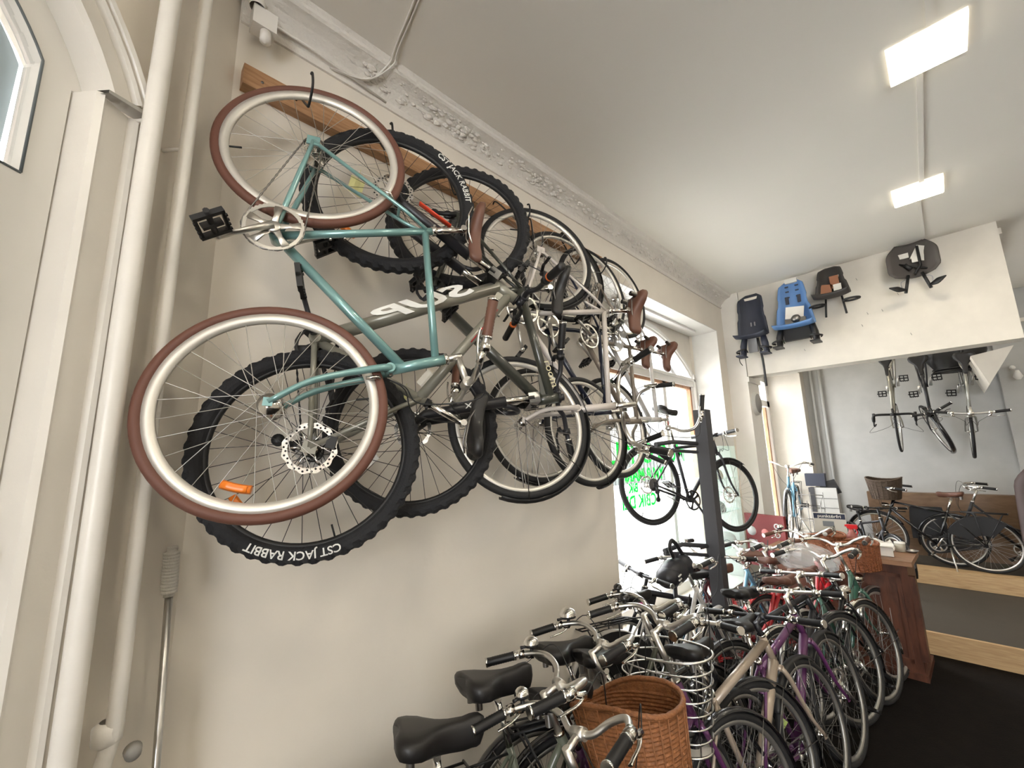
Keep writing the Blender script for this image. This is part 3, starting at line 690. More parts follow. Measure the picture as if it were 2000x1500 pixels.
b = MB(); b.box((3.7, -.15, CZ-.008), (1.35, .028, .014), R=Matrix.Rotation(math.atan2(.04, 1.35), 3, 'Z')); b.box((5.2, -.10, CZ-.008), (1.05, .024, .012)); b.box((1.7, -.22, CZ-.008), (2.0, .028, .014))
tag(b.build('cable_trunking', ceilm), 'white cable trunking running along the ceiling between the LED panels', 'trunking')
# --- shop window 1 with segmental arch
FY = 2.24
def archz(x, R=1.905, zc=1.46): return zc+math.sqrt(max(0, R*R-(x-4.2)**2))
b = MB(); n = 30
xs = [2.9+2.6*i/n for i in range(n+1)]
poly = [(2.9, 3.4)]+[(x, archz(x)) for x in xs]+[(5.5, 3.4)]
b.prism(poly, .16, c=(0, FY, 0)); struct(b.build('wall_arch_spandrel', beam_m))
b = MB()
def archbar(r0, r1, y0, y1):
    pts = [(x, archz(x, r1)) for x in xs]+[(x, archz(x, r0)) for x in reversed(xs)]; b.prism(pts, y1-y0, c=(0, y0, 0))
archbar(1.82, 1.915, FY-.01, FY+.09); archbar(1.845, 1.88, FY-.03, FY)
b.bx((2.9, FY-.01, .38), (2.99, FY+.09, 2.8)); b.bx((5.40, FY-.02, .38), (5.5, FY+.09, 2.88)); b.bx((5.42, FY-.045, .38), (5.46, FY, 2.86)); b.bx((2.9, FY-.03, 2.70), (5.5, FY+.08, 2.81)); b.bx((2.9, FY-.045, 2.77), (5.5, FY, 2.80)); b.bx((4.17, FY, 2.8), (4.23, FY+.06, 3.3)); b.bx((4.62, FY, .38), (4.69, FY+.06, 2.75)); b.bx((2.9, FY-.02, .38), (5.5, FY+.1, .48))
w2 = struct(b.build('window_2', frame_w))
b = MB(); b.bx((5.36, FY+.0, .48), (5.40, FY+.05, 2.70)); b.bx((2.99, FY+.0, 2.665), (5.40, FY+.05, 2.70)); b.build('sash', sashw, w2)
b = MB(); b.bx((2.95, FY+.03, .45), (5.42, FY+.034, 3.28)); b.build('pane', glass, w2)
for txt, x, z, sz in (('MUO CYKIL', 4.28, 1.86, .30), ('YM 8 MARH', 4.05, 1.645, .17), ('BIK', 3.84, 1.52, .12), ('CBIK DEI', 3.95, 1.385, .17)):
    place_text(txt, sz, green_ink, lambda X_, Y_, Z_, x=x, z=z: Vector((x-X_*(-1)*-1, FY+.02+Z_, z+Y_)), w2, 'window_lettering', bold=.006)
# reveal details
b = MB(); b.bx((5.485, 1.88, 0), (5.5, 2.2, 3.4)); b.bx((2.9, 1.88, 3.39), (5.5, 2.22, 3.4)); b.bx((3.4, 2.05, 3.365), (5.25, 2.10, 3.39)); struct(b.build('trim_reveal', frame_w))
# --- window 3 of the back room
b = MB(); WY = 2.12
b.bx((6.15, WY, .3), (8.35, WY+.08, .4)); b.bx((6.15, WY, 2.62), (8.35, WY+.08, 2.72)); b.bx((8.22, WY, .3), (8.35, WY+.08, 3.15)); b.bx((6.15, WY, .3), (6.25, WY+.08, 3.15)); b.bx((7.6, WY, .3), (7.68, WY+.08, 3.15)); b.bx((8.14, WY-.03, .4), (8.20, WY+.02, 2.6)); b.bx((6.15, WY, 3.05), (8.35, WY+.08, 3.15))
w3 = struct(b.build('window_3', frame_w))
b = MB(); b.bx((8.06, WY, .4), (8.12, WY+.05, 2.6)); b.build('sash', sashw, w3)
b = MB(); b.bx((6.25, WY+.03, .4), (8.22, WY+.034, 3.1)); b.build('pane', glass, w3)
place_text('LE', .24, green_ink, lambda X_, Y_, Z_: Vector((7.25-X_, WY+.02+Z_, 1.78+Y_)), w3, 'window_lettering', bold=.006)
# radiator pipes in the back corner
for i, y in enumerate((1.50, 1.38)):
    b = MB(); b.tube([(8.55, y+.02, .35), (8.55, y, 3.9)], .022, 10); b.tube([(8.55, y+.018, .6), (8.58, y+.018, .6)], .03, 8)
    tag(b.build('riser_pipe', back_m), ('left' if i == 0 else 'right')+' one of two grey painted riser pipes in the back corner', 'pipe', 'pipes in the back corner')
# --- platforms and wainscot
b = MB(); b.bx((5.62, -5, 0), (5.66, 1.66, .19)); b.bx((7.53, -5, .19), (7.57, 1.62, .37)); b.bx((7.57, -5, .345), (7.75, 1.62, .37)); struct(b.build('trim_platform_edges', oak))
b = MB(); b.bx((5.66, -5, .0), (8.6, 1.6, .186)); b.bx((7.57, -5, .186), (8.6, 1.6, .366)); struct(b.build('floor_platform', M('platform_carpet', (.05, .04, .028), .8, bump=.2, bscale=120)))
b = MB(); b.bx((8.44, -5, .36), (8.6, 1.0, 1.22)); struct(b.build('wall_wainscot', wains))
# --- outside
b = MB(); b.bx((-30, 2.45, -.12), (60, 40, -.08)); struct(b.build('floor_street', M('street', (.58, .57, .55), .9, bump=.3, bscale=3, var=.15, vscale=.8)))
def house(x, y, wd, hgt, mat, lab):
    t = thing('house', lab, 'house', (x, y, 0), None, 'houses across the street')
    b = MB(); b.bx((-wd/2, 0, 0), (wd/2, 6, hgt)); b.prism([(-wd/2, hgt), (wd/2, hgt), (0, hgt+wd*.38)], 6); b.build('facade', mat, t)
    b = MB(); b.box((-wd*.25, -.1, hgt+wd*.19), (wd*.62, .3, .12), R=Matrix.Rotation(-math.atan(.76), 3, 'Y')); b.box((wd*.25, -.1, hgt+wd*.19), (wd*.62, .3, .12), R=Matrix.Rotation(math.atan(.76), 3, 'Y')); b.build('roof', M('roof_grey', (.07, .07, .075), .8), t)
    for i in range(int(wd/2)):
        for z in (1.2, 3.6):
            if z < hgt-1.2:
                b = MB(); b.bx((-wd/2+.7+i*1.9, -.05, z), (-wd/2+1.6+i*1.9, .02, z+1.3)); f = b.build('house_window', M('far_window', (.04, .05, .06), .2), t)
house(9, 17, 7, 4.5, M('facade_pale', (.17, .155, .12), .9), 'pale gabled house across the street seen through the arched window')
house(17, 17, 7, 6.0, M('facade_cream', (.20, .17, .11), .9), 'cream taller house across the street at the right of the arched window')
house(25, 19, 8, 5.0, M('facade_grey', (.14, .14, .14), .9), 'grey house farther down the street')
house(38, 18, 10, 7.0, M('facade_light', (.2, .2, .19), .9), 'light grey distant house seen through the second window')
b = MB(); b.bx((3, 15.5, -.1), (32, 15.6, 1.5))
for i in range(60): b.bx((3+i*.48, 15.42, -.1), (3.03+i*.48, 15.5, 1.5))
tag(b.build('board_fence', M('fence_grey', (.09, .10, .095), .9)), 'grey board fence in front of the houses across the street', 'fence')
b = MB(); random.seed(5)
b.tube([(5, 14.5, -.1), (5, 14.5, 1.5)], .08, 8)
for i in range(160): b.sphere((5+random.gauss(0, .7), 14.5+random.gauss(0, .3), 1.6+random.gauss(0, .5)), .18+.15*random.random(), 6)
tag(b.build('street_bush', M('foliage', (.03, .07, .02), .9)), 'green bush beside the board fence across the street', 'bush')

# ================================================================== WALL RAIL, HOOKS
b = MB(); b.bx((.25, 1.825, 3.415), (2.86, 1.88, 3.51)); o = b.build('wooden_rail', pine); tag(o, 'long pine batten screwed to the wall, holding the bicycle hooks', 'rail')
b = MB()
for x in (.32, .95, 1.3, 1.75, 2.2, 2.6): b.lathe([(0, 0), (.006, 0), (.006, .003), (0, .003)], 'Y', (x, 1.823, 3.46), 8)
b.build('screw_head', steel, o)
def hook(x, yw, zt, lab):
    zt -= .04; b = MB(); z0 = 3.462
    b.tube(smooth([(x+.015, 1.83, z0), (x+.01, 1.78, z0-.01), (x, yw+.05, zt-.055), (x-.0, yw+.02, zt-.075), (x-.005, yw-.03, zt-.03), (x-.01, yw-.035, zt+.02), (x-.01, yw-.02, zt+.03)], 5), .005, 8)
    tag(b.build('bike_hook', black), lab, 'hook', 'black hooks on the pine batten')
ZB = 1.85
# ================================================================== WALL BICYCLES
def R3(r): return Matrix(r)
tiretext_side = -1
teal = dict(R=.343, cs=.408, fc=.622, bb=.267, st=.548, sa=73.9, ha=72, fl=.377, hl=.188, sh=.057, ext=.107, sad=.725, ca=304, bw=.27, va=-78, vb=100, st_tilt=.0, pa=.9, hub=.034, hubf=.034)
def teal_x(root, k):
    b = MB()
    for u in (.35, .45): b.tube([k['bb']+k['sd']*.5*u+Vector((.016, 0, .004)), k['bb']+k['sd']*.5*u+Vector((.024, 0, .006))], .005, 8)
    b.build('bottle_boss', chrome, k['fr'])
    b = MB(); c = k['hb']-k['ax']*.045+k['pf']*.03
    for s in (-1, 1): b.tube([c+Vector((0, 0, 0)), c+Vector((.0, s*.03, -.01)), c-k['ax']*.05+Vector((-.01, s*.028, 0))], [.008, .007, .006], 8)
    b.build('rim_brake', chrome, root)
    m = k['ra']+(k['sc']-k['ra'])*.62; b = MB()
    for s in (-1, 1): b.tube([m+Vector((-.01, 0, .03)), m+Vector((-.02, s*.032, .01)), m+Vector((-.035, s*.026, -.03))], [.008, .007, .006], 8)
    b.build('rim_brake', chrome, root)
bike('mint teal single-speed bicycle with brown tires, first and leftmost of those hanging on the wall', C=(.108, 1.644, .8+ZB), R=R3([[-0.115, 0.395, 0.912], [-0.134, 0.903, -0.408], [-0.984, -0.169, -0.051]]), g=teal, style='diamond', paint=teal_p, bar='moust', gripm=leather, saddle=leather, sad='road',
     tire=brown_rubber, rimm=rim_light, tw=.034, rh=.03, ringr=.095, kick=False, group='bicycles hanging on the wall', extras=teal_x, reflect={'front': -12})
# grey mountain bike, front wheel up
m1 = dict(R=.365, cs=.395, fc=.731, bb=.262, st=.45, sa=73, ha=67.9, fl=.57, hl=.119, sh=.03, ext=.03, sad=.66, bw=.35, ca=150, va=150, vb=100, pa=.4)
def m1_x(root, k):
    L = (k['hb']-k['bb']); d = L.normalized()
    def fn(x, y, z): p = k['bb']+L*.60+d*x*-1+Vector((d.z, 0, -d.x))*y*1.0; return Vector((p.x, .0375+z-abs(y)**2*4, p.z))
    place_text('SUP', .082, white_ink, fn, k['fr'], sx=2.9, bold=.0025, shear=.35)
    b = MB(); a = k['ht']-k['ax']*.03; c = k['sc']; b.tube([a.lerp(c, .18)+Vector((0, .02, .003)), a.lerp(c, .5)+Vector((0, .0215, .003))], .004, 6, flat=(2.2, .6)); b.build('red_stripe', redl, k['fr'])
    b = MB(); f = k['fa']+k['ax']*.13; b.tube([Vector((f.x, .088, f.z)), Vector((f.x, .088, f.z))+k['ax']*.16], .010, 6, flat=(1.5, .4)); o = b.build('fork_decal', M('decal_red', (.75, .07, .03), .5), k['fk'])
    b = MB(); c = k['ra']+Vector((.03, .05, .06)); b.box(c, (.04, .03, .03)); b.build('brake_caliper', black, root)
tiretext_side = 1
bike('grey-green mountain bicycle with white lettering and fat black tires, hung behind the mint one', C=(.291, 1.694, .506+ZB), R=R3([[0.25, -0.417, 0.874], [0.015, -0.901, -0.434], [0.968, 0.121, -0.219]]), g=m1, style='mtb', paint=grey_p, fork=blackg, bar='riser', barm=satin_black, grip_ring=orange_r,
     sad='mtb', tire=mtb_rubber, rimm=black, spm=spoke_k, tw=.056, rh=.016, knob=True, disc=.085, rotor=True, cassette='multi', ringr=.075, crankm=black, kick=False, turn=0., group='bicycles hanging on the wall', extras=m1_x, front_fender=None, light=None,
     reflect={'front': 210, 'rear': 215}, tiretext={'front': [('CST JACK RABBIT', 48, .036, 1)], 'rear': [('CST JACK RABBIT', 172, .036, 1)]})
def m2_x(root, k):
    L = (k['ht']-k['sc']); d = L.normalized()
    place_text('room', .05, M('gold_print', (.55, .5, .32), .5), lambda x, y, z: k['sc']+L*.80+d*x+Vector((-d.z, 0, d.x))*y+Vector((0, -.0238-z, 0)), k['fr'], sx=1.2)
    c = k['hb']-k['ax']*.28; place_text('XCM', .032, white_ink, lambda x, y, z: Vector((c.x, 0, c.z))+k['ax']*x+k['pf']*y+Vector((0, -.0885-z, 0)), k['fk'], sx=1.3, bold=.0005)
tiretext_side = -1
bike('dark olive mountain bicycle with suspension fork and turned handlebar, third on the wall', C=(.80, 1.80, .84+ZB), R=R3([[-0.232, 0.558, 0.797], [0.005, 0.82, -0.573], [-0.973, -0.129, -0.193]]), g=dict(R=.365, cs=.427, fc=.65, bb=.31, st=.45, sa=73, ha=71, fl=.555, hl=.11, sh=.02, ext=.05, sad=.62, bw=.34, ca=40, va=100), style='mtb', paint=olive_p, fork=blackg,
     bar='riser', barm=satin_black, turn=2.0, sad='mtb', tire=mtb_rubber, rimm=black, spm=spoke_k, tw=.054, rh=.016, knob=True, disc=.08, cassette='multi', ringr=.07, crankm=black, kick=False, group='bicycles hanging on the wall', extras=m2_x)
bike('dark navy city bicycle with plastic-wrapped saddle, fourth on the wall', C=(1.70, 1.79, .90+ZB), R=R3([[-0.30, 0.27, 0.915], [-0.03, 0.954, -0.298], [-0.953, -0.117, -0.278]]), g=dict(cs=.45, fc=.64, bb=.28, st=.46, sad=.62, hl=.16, sh=.1, ca=20, bw=.25), style='cityd', paint=navy_p,
     bar='city', barm=alu, saddle=plastic_clear, sad='city', tire=rubber, rimm=alu_rim, fenders=blackg, kick=False, group='bicycles hanging on the wall', turn=1.2)
def wrap_x(root, k):
    b = MB(); p = k['q']+k['ax']*.02
    for s in (-1,): b.tube(smooth([k['cl']+Vector((0, -.02, 0)), k['cl']+Vector((.0, -.10, .01)), k['cl']+Vector((-.02, -.16, .02))]), .017, 10)
    b.build('foam_wrap', black, root)
bike('cream white city bicycle with brown saddle and long curved silver handlebar, fifth on the wall', C=(1.239, 1.59, .795+ZB), R=R3([[-0.261, 0.407, 0.875], [-0.097, 0.891, -0.443], [-0.961, -0.2, -0.193]]), g=dict(cs=.404, fc=.595, bb=.281, st=.539, sa=71, ha=73, fl=.31, hl=.22, sh=.12, ext=.09, sad=.715, ca=200, bw=.26, va=-80, vb=-85), style='diamond', paint=cream_p, turn=1.75,
     bar='city', barm=alu, saddle=leather, sad='city', rimm=rim_light, front_fender=(160, -10, black), rear_fender=(10, 75, black), kick=False, group='bicycles hanging on the wall', basket=None)
bike('taupe brown city bicycle with brown saddle, sixth on the wall', C=(1.99, 1.66, .86+ZB), R=R3([[-0.289, 0.12, 0.95], [-0.1, 0.985, -0.154], [-0.948, -0.13, -0.27]]), g=dict(cs=.45, fc=.64, bb=.28, st=.50, sa=73, ha=71, hl=.15, sh=.08, sad=.66, ca=250, bw=.27, vb=-85), style='cityd', paint=taupe_p, turn=1.95, bar='city', saddle=leather, rimm=rim_light, kick=False, group='bicycles hanging on the wall', front_fender=(120, 20, black))
bike('silver white city bicycle overlapping the window edge, last on the wall', C=(2.33, 1.68, .90+ZB), R=R3([[-0.30, 0.12, 0.947], [-0.1, 0.985, -0.157], [-0.949, -0.13, -0.285]]), g=dict(cs=.45, fc=.64, bb=.28, st=.50, sa=73, ha=71, hl=.15, sh=.08, sad=.70, ca=250, bw=.27), style='cityd', paint=white_p, bar='city', saddle=leather, rimm=rim_light, kick=False, group='bicycles hanging on the wall')
for x, yw, zt, lab in ((.44, 1.56, 3.37, 'black hook holding the mint bicycle wheel'), (.80, 1.60, 3.39, 'black hook holding the grey-green mountain bicycle'), (1.24, 1.66, 3.40, 'black hook holding the olive mountain bicycle'), (1.62, 1.52, 3.30, 'black hook holding the cream bicycle wheel'),
                       (1.93, 1.70, 3.30, 'black hook holding the navy bicycle wheel'), (2.22, 1.60, 3.29, 'black hook holding the taupe bicycle wheel'), (2.55, 1.62, 3.32, 'rightmost black hook near the window opening')): hook(x, yw, zt, lab)
for x, y, z, m, lab, c, rz in ((.87, 1.60, 2.10, yellow, 'small yellow price note hanging on the olive mountain bicycle fork', 'note', .5), (.66, 1.62, 3.02, yellow, 'pale yellow note behind the spokes of the mint rear wheel', 'note', .2), (.92, 1.45, 2.17, paper, 'crumpled white price tag under the mint handlebar', 'price tag', .7), (.72, 1.55, 1.86, paper, 'white paper tag in the spokes of the lower grey-green wheel', 'price tag', .9)):
    b = MB(); b.grid([[Vector((u*.03, .003*math.sin(u*4+v), v*.04)) for u in (-1, -.3, .4, 1)] for v in (-1, -.3, .4, 1)], False); b.tube([(0, 0, .04), (.0, .0, .09)], .001, 4)
    o = b.build('price_tag', m, None, .0008); o.matrix_world = Matrix.Translation((x, y, z)) @ Matrix.Rotation(rz, 4, 'Y'); tag(o, lab, c, 'paper tags on the wall bicycles')

# ================================================================== FLOOR BICYCLES
def wicker_basket(mat, W_=.38, D_=.30, H_=.26, off=(.22, 0, -.13), tilt=0.):
    def fn(root, SB, cl, hb, pf, ax):
        b = MB(); N = 72; K = 44; rows = []
        c = Vector((cl.x+off[0], off[1], cl.z+off[2]))
        def pt(a, u, e=0):
            s = .78+.22*u; x = math.copysign(abs(math.cos(a))**.75, math.cos(a)); y = math.copysign(abs(math.sin(a))**.75, math.sin(a))
            z = u*H_+(.02*math.cos(2*a) if u > .95 else 0)
            return Vector((c.x+(D_/2*s+e)*x, (W_/2*s+e)*y, c.z-H_/2+z))
        for j in range(K+1):
            u = j/K; rows.append([pt(2*PI*i/N, u, .0028*(1 if j % 2 else -1)*(1 if (i//2+j//2) % 2 else .35)) for i in range(N)])
        b.grid(rows, False, True); b.add(rows[0], [tuple(range(N))])
        bo = b.build('basket', mat, root, solid=.004); bo.matrix_local = SB
        b = MB(); b.tube([pt(2*PI*i/64, 1.0)+Vector((0, 0, .004)) for i in range(64)], [.0105 if i % 2 else .0088 for i in range(64)], 8, closed=True); b.build('basket_rim', mat, bo)
        b = MB()
        for i in range(0, 28): b.tube([pt(2*PI*i/28, u, .004) for u in (0, .5, 1)], .0028, 5)
        b.build('basket_ribs', mat, bo)
    return fn
def wire_basket(root, SB, cl, hb, pf, ax):
    c = Vector((cl.x+.29, -.03, cl.z-.25)); H_ = .36; b = MB()
    def loop(u):
        s = .66+.34*u; out = []
        for i in range(40):
            a = 2*PI*i/40; x = math.cos(a); y = math.sin(a); out.append(Vector((c.x+.18*s*(x if x > 0 else x*.75), c.y+.27*s*math.copysign(abs(y)**.8, y), c.z-H_/2+u*H_)))
        return out
    for j in range(8): b.tube(loop(j/7), .0048 if j in (0, 7) else .0036, 8, closed=True)
    bo = b.build('wire_basket', alu, root); bo.matrix_local = SB
    b = MB()
    for k in (2, 8, 12, 18, 22, 28, 32, 38): b.tube([loop(u)[k] for u in (0, .33, .66, 1)], .0028, 6)
    b.build('basket_upright', steel, bo)
    b = MB(); b.add([v for v in loop(0.02)], [tuple(range(40))]); b.build('basket_floor', paper, bo)
FG = 'bicycles parked in the row on the floor'
def fb(label, X, Y_, h, L=.17, front=True, **k):
    k.setdefault('rimm', floor_rim); k.setdefault('spm', floor_spoke)
    R = floorR(h, L); C = Vector((X, Y_, 0))
    if front: C = C-R @ Vector((k.get('g', {}).get('fc', .62), 0, 0))
    return bike(label, C=C, R=R, group=FG, **k)
hz = dict(hl=.17, sh=.13, ext=.07, sad=.66, bw=.28, ha=69)
B1 = lambda **k: {**hz, **k}
fb('black bicycle at the bottom edge carrying the large tan wicker basket', 1.37, .74, -.27, style='step', paint=blackg, sad='wide', bell=(0.85, chrome, .028), basket=wicker_basket(wicker, .40, .32, .27, (.27, -.02, -.12)), g=B1(sh=.10, sad=.62), fenders=blackg, rack=None, steer=.25, chaincase=None)
fb('olive green bicycle with big black saddle and cream luggage rack in the near foreground', 1.46, .90, -.47, style='city', paint=sage_p, sad='wide', bell=(.8, chrome, .033), g=B1(sh=.14, sad=.64, sa=83), fenders=moss_p, rack=M('cream_rack', (.5, .45, .33), .5), chaincase=black)
fb('sage green bicycle carrying the round silver wire basket', 1.90, 1.0, -.31, style='city', paint=sage_p, sad='wide', bell=(.8, chrome, .042), basket=wire_basket, g=B1(sh=.14, sad=.70, sa=77), fenders=blackg, rack=black)
fb('purple low-frame bicycle with thick silver handlebar, just behind the wire basket', 2.129, .78, -.34, style='step', paint=purple_p, bell=(.82, blackg, .026), g=B1(sh=.22), fenders=blackg, kick=True, barm=alu)
fb('grey-green bicycle with thick silver stem and wide curved handlebar, behind the wire basket', 2.47, 1.06, -.30, style='city', paint=moss_p, sad='wide', bell=(.8, blackg, .026), g=B1(sh=.14, bw=.29), fenders=blackg, barm=alu)
fb('black bicycle with ribbed grips between the purple and beige ones', 2.483, .802, -.42, style='cityd', paint=blackg, bar='flat', barm=alu, g=B1(sh=.12, bw=.29), fenders=blackg, rack=black)
def script(txt, mat, side=-1):
    def fn(root, k):
        L = k['hb']-k['bb']; d = L.normalized(); place_text(txt, .05, mat, lambda x, y, z: k['bb']+L*.62+d*x+Vector((-d.z, 0, d.x))*y+Vector((0, -.0195-z, 0)), k['fr'], shear=.3)
    return fn
fb('beige bicycle with flat black-gripped handlebar and yellow-green card in its wheel', 2.931, .683, -.20, style='diamond', paint=beige_p, bar='flat', barm=satin_black, g=B1(sh=.07, bw=.33, st=.46, tk=1.5, fc=.62), fenders=None, front_fender=(150, 60, black), tw=.034)
fb('purple diamond-frame bicycle with white script on its down tube', 3.436, .653, -.16, style='diamond', paint=purple_p, bar='flat', barm=alu, g=B1(sh=.10, bw=.31, st=.46, tk=1.45), fenders=None, front_fender=(150, 40, black), extras=script('Jyn', white_ink))
fb('matt black bicycle with wide straight silver handlebar, beyond the purple one', 3.914, .665, -.37, style='diamond', paint=satin_black, bar='flat', barm=alu, g=B1(sh=.10, bw=.30, st=.5, tk=1.35), fenders=blackg)
fb('black bicycle with brown leather saddle and chromed fenders', 4.37, .576, -.30, style='diamond', paint=blackg, bar='city', barm=alu, saddle=leather, gripm=black, g=B1(sh=.16, st=.52, sad=.68), fenders=chrome, light='front')
fb('dark green step-through bicycle with copper wicker basket and raised silver handlebar', 4.822, .548, -.28, style='step', paint=green_p, bar='city', barm=alu, gripm=leather, saddle=leather, basket=wicker_basket(wicker_r, .36, .28, .22, (.2, 0, -.12)), g=B1(sh=.19, sad=.66), fenders=alu, rimm=alu_rim, light='front')
fb('bright red bicycle near the end of the row beside the wooden chest', 5.03, .80, -.35, style='step', paint=red_p, bar='city', barm=alu, gripm=leather, saddle=leather, g=B1(sh=.20, sad=.66), fenders=red_p, bell=(.8, chrome, .03), basket=wicker_basket(wicker_r, .36, .28, .22, (.2, 0, -.12)))
fb('red and silver bicycle wrapped in clear plastic, half hidden in the middle of the row', 4.42, .98, -.42, style='step', paint=red_p, bar='city', barm=alu, g=B1(sh=.16), fenders=chrome, saddle=leather)
t = thing('child_seat', 'black child seat with round vent holes and a loop handle, beside the pink-stickered bicycle', 'child seat', (3.22, 1.60, .90))
b = MB(); b.sphere((0, 0, .07), .17, 20, (1, .55, .55)); b.sphere((-.10, 0, .05), .10, 16, (1, .9, .8)); b.sphere((.13, 0, .09), .10, 16, (1, .9, .9)); b.build('seat_shell', satin_black, t)
b = MB()
for i in range(3):
    for j in range(3): b.sphere((-.13+.028*i, -.098+.006*i, .02+.028*j), .007, 6)
b.build('vent_holes', paper, t)
b = MB(); b.tube(smooth([(.14, -.02, .16), (.02, -.02, .27), (-.05, -.02, .30), (-.08, -.02, .25), (-.03, -.02, .18)]), .012, 8, flat=(1, 1.5)); b.build('handle_loop', black, t)
b = MB(); b.tube([(.05, .03, 0), (.08, .05, -.9)], .018, 8); b.build('support_post', satin_black, t)
# bikes near the window
bike('black bicycle with pink sticker on its head tube, left of the display post', C=(3.42, 1.66, 0), R=floorR(2.75, .06), style='mtb', paint=satin_black, bar='flat', barm=satin_black, g=B1(sh=.08, bw=.30, sad=.62, st=.45, ha=70), sad='mtb', group='bicycles beside the window',
     extras=lambda root, k: (lambda b: (b.tube([k['hb']+k['ax']*.03, k['hb']+k['ax']*.09], .026, 14), b.build('pink_sticker', pink_p, k['fr'])))(MB()))
bike('maroon bicycle with dark saddle behind the display post', C=(4.1, 1.55, 0), R=floorR(2.9, .1), style='step', paint=M('maroon', (.16, .02, .03), .35, coat=.4), bar='city', g=B1(), saddle=leather, fenders=blackg, rack=black, group='bicycles beside the window')
bike('silver bicycle with white fenders low beside the window sill', C=(2.95, 1.52, 0), R=floorR(-.35, .15), style='step', paint=white_p, bar='city', g=B1(sad=.60), fenders=white_p, group='bicycles beside the window', skirt=black, rack=black)
bike('blue grey city bicycle standing between the sill and the row', C=(3.75, 1.42, 0), R=floorR(-.4, .16), style='step', paint=blue_p, bar='city', g=B1(), fenders=blackg, group='bicycles beside the window')
# display stand
t = thing('display_stand', 'dark grey upright display post holding a bicycle in front of the window', 'display stand', (3.59, 1.42, 0))
b = MB(); b.bx((-.055, -.05, 0), (.055, .05, 2.21)); b.bx((-.35, -.30, 0), (.35, .30, .04)); b.build('post', post_m, t)
for z in (1.93, 1.12):
    b = MB(); b.tube([(-.04, .04, z), (-.20, .18, z+.02), (-.42, .22, z)], .018, 10); b.tube([(-.04, .04, z-.07), (-.20, .19, z-.05), (-.42, .22, z-.02)], .014, 10); b.build('holder_arm', post_m, t)
bike('black bicycle with silver head and red rear light, mounted high on the display post', C=(3.897, 1.746, -.668+ZB), R=R3([[0.925, 0.346, 0.156], [-0.354, 0.935, 0.021], [-0.139, -0.074, 0.988]]), g=dict(cs=.445, fc=.567, bb=.249, st=.50, sa=72.6, ha=70.6, fl=.423, hl=.123, sh=.048, ext=.064, sad=.82, ca=-50, bw=.27), style='diamond', paint=satin_black, bar='flat', barm=satin_black, sad='mtb',
     rimm=black, tw=.038, disc=.08, cassette='multi', crankm=black, kick=False, front_fender=(150, 60, black), rear_fender=(40, 150, black),
     extras=lambda root, k: (lambda b: (b.box(k['sp']-k['sd']*.07+Vector((-.03, 0, 0)), (.02, .045, .03)), b.build('rear_light', redl, root)))(MB()))
# ================================================================== BACK WALL BICYCLES (rear wheel up)
RB = Matrix(((0, 0, -1), (0, -1, 0), (-1, 0, 0)))     # x->down, y->-Y, z->-X
BG = 'bicycles hanging on the far wall'
def backbike(lab, y, zbot, rx, **k):
    g = k.get('g', {}); R = Matrix.Rotation(rx, 3, 'X') @ RB
    fc = g.get('fc', .6); Rw = g.get('R', .345)
    return bike(lab, C=(8.42, y, zbot+fc+Rw), R=R, group=BG, kick=False, **k)
backbike('pale racing bicycle with dropped handlebar, left of three hanging on the far wall', .47, 1.80, .03, style='diamond', paint=M('champagne', (.42, .40, .34), .3, metal=.5), bar='drop', barm=black, gripm=black, sad='road', g=dict(bw=.2, fc=.6, cs=.42, ha=72, st=.53, sad=.68, sh=.03), tw=.028)
backbike('dark folding-style bicycle with black parts, middle of three hanging on the far wall', .14, 1.76, -.02, style='cityd', paint=satin_black, bar='flat', barm=black, g=dict(fc=.6, cs=.44, bw=.2, sh=.05), steer=.35, fenders=blackg)
backbike('silver bicycle with long straight handlebar, right of three on the far wall', -.24, 1.70, .06, style='diamond', paint=M('silver_paint', (.40, .40, .37), .3, metal=.5), bar='flat', barm=alu, g=dict(fc=.62, cs=.45, bw=.31, sh=.08, sad=.66), fenders=None, tw=.034)
b = MB(); rows = []
for u in (0, .15, .4, .6, .8, 1.0):
    q0 = .62+.38*min(1, u*1.4); rows.append([Vector((8.0+.18*q0*math.cos(a), -.19+.30*q0*math.sin(a), 2.84+.30*u)) for a in [2*PI*i/28 for i in range(28)]])
b.grid(rows, True, True); b.add(rows[0], [tuple(range(28))])
for z in (2.845, 2.875, 3.14): b.tube([Vector((8.0+.19*math.cos(a)*(.72 if z < 2.9 else 1), -.19+.31*math.sin(a)*(.72 if z < 2.9 else 1), z)) for a in [2*PI*i/28 for i in range(28)]], .008, 6, closed=True)
tag(b.build('black_bicycle_basket', black, None, .006), 'big black basket hanging under the beam between the far wall bicycles', 'basket')
# bikes on the upper platform
PG = 'bicycles on the back platform'
bike('brown-black city bicycle with dark wicker basket and black side bag on the back platform', C=(7.75, .30, .37), R=floorR(PI/2-.06, .03), group=PG, scale=.93, style='cityd', paint=blackg, bar='city', barm=satin_black, g=B1(bw=.27, sad=.70, sh=.12), saddle=leather, fenders=blackg, rack=black, basket=wicker_basket(wicker_d, .46, .40, .28, (.05, .0, .02)), chaincase=black, skirt=black, light='front')
bike('dark bicycle with cream tires rims and upright handlebar at the far right of the platform', C=(7.95, -.42, .37), R=floorR(PI/2+.1, .05), group=PG, scale=.93, style='city', paint=satin_black, bar='city', barm=alu, g=B1(bw=.27, sh=.16), saddle=blk_leather, fenders=blackg, rack=black, skirt=black)
bike('black bicycle with small display on its flat handlebar behind the poster', C=(7.4, .95, .19), R=floorR(-2.6, .03), group=PG, scale=.93, style='diamond', paint=satin_black, bar='flat', barm=black, g=B1(bw=.31, sh=.12), fenders=blackg)
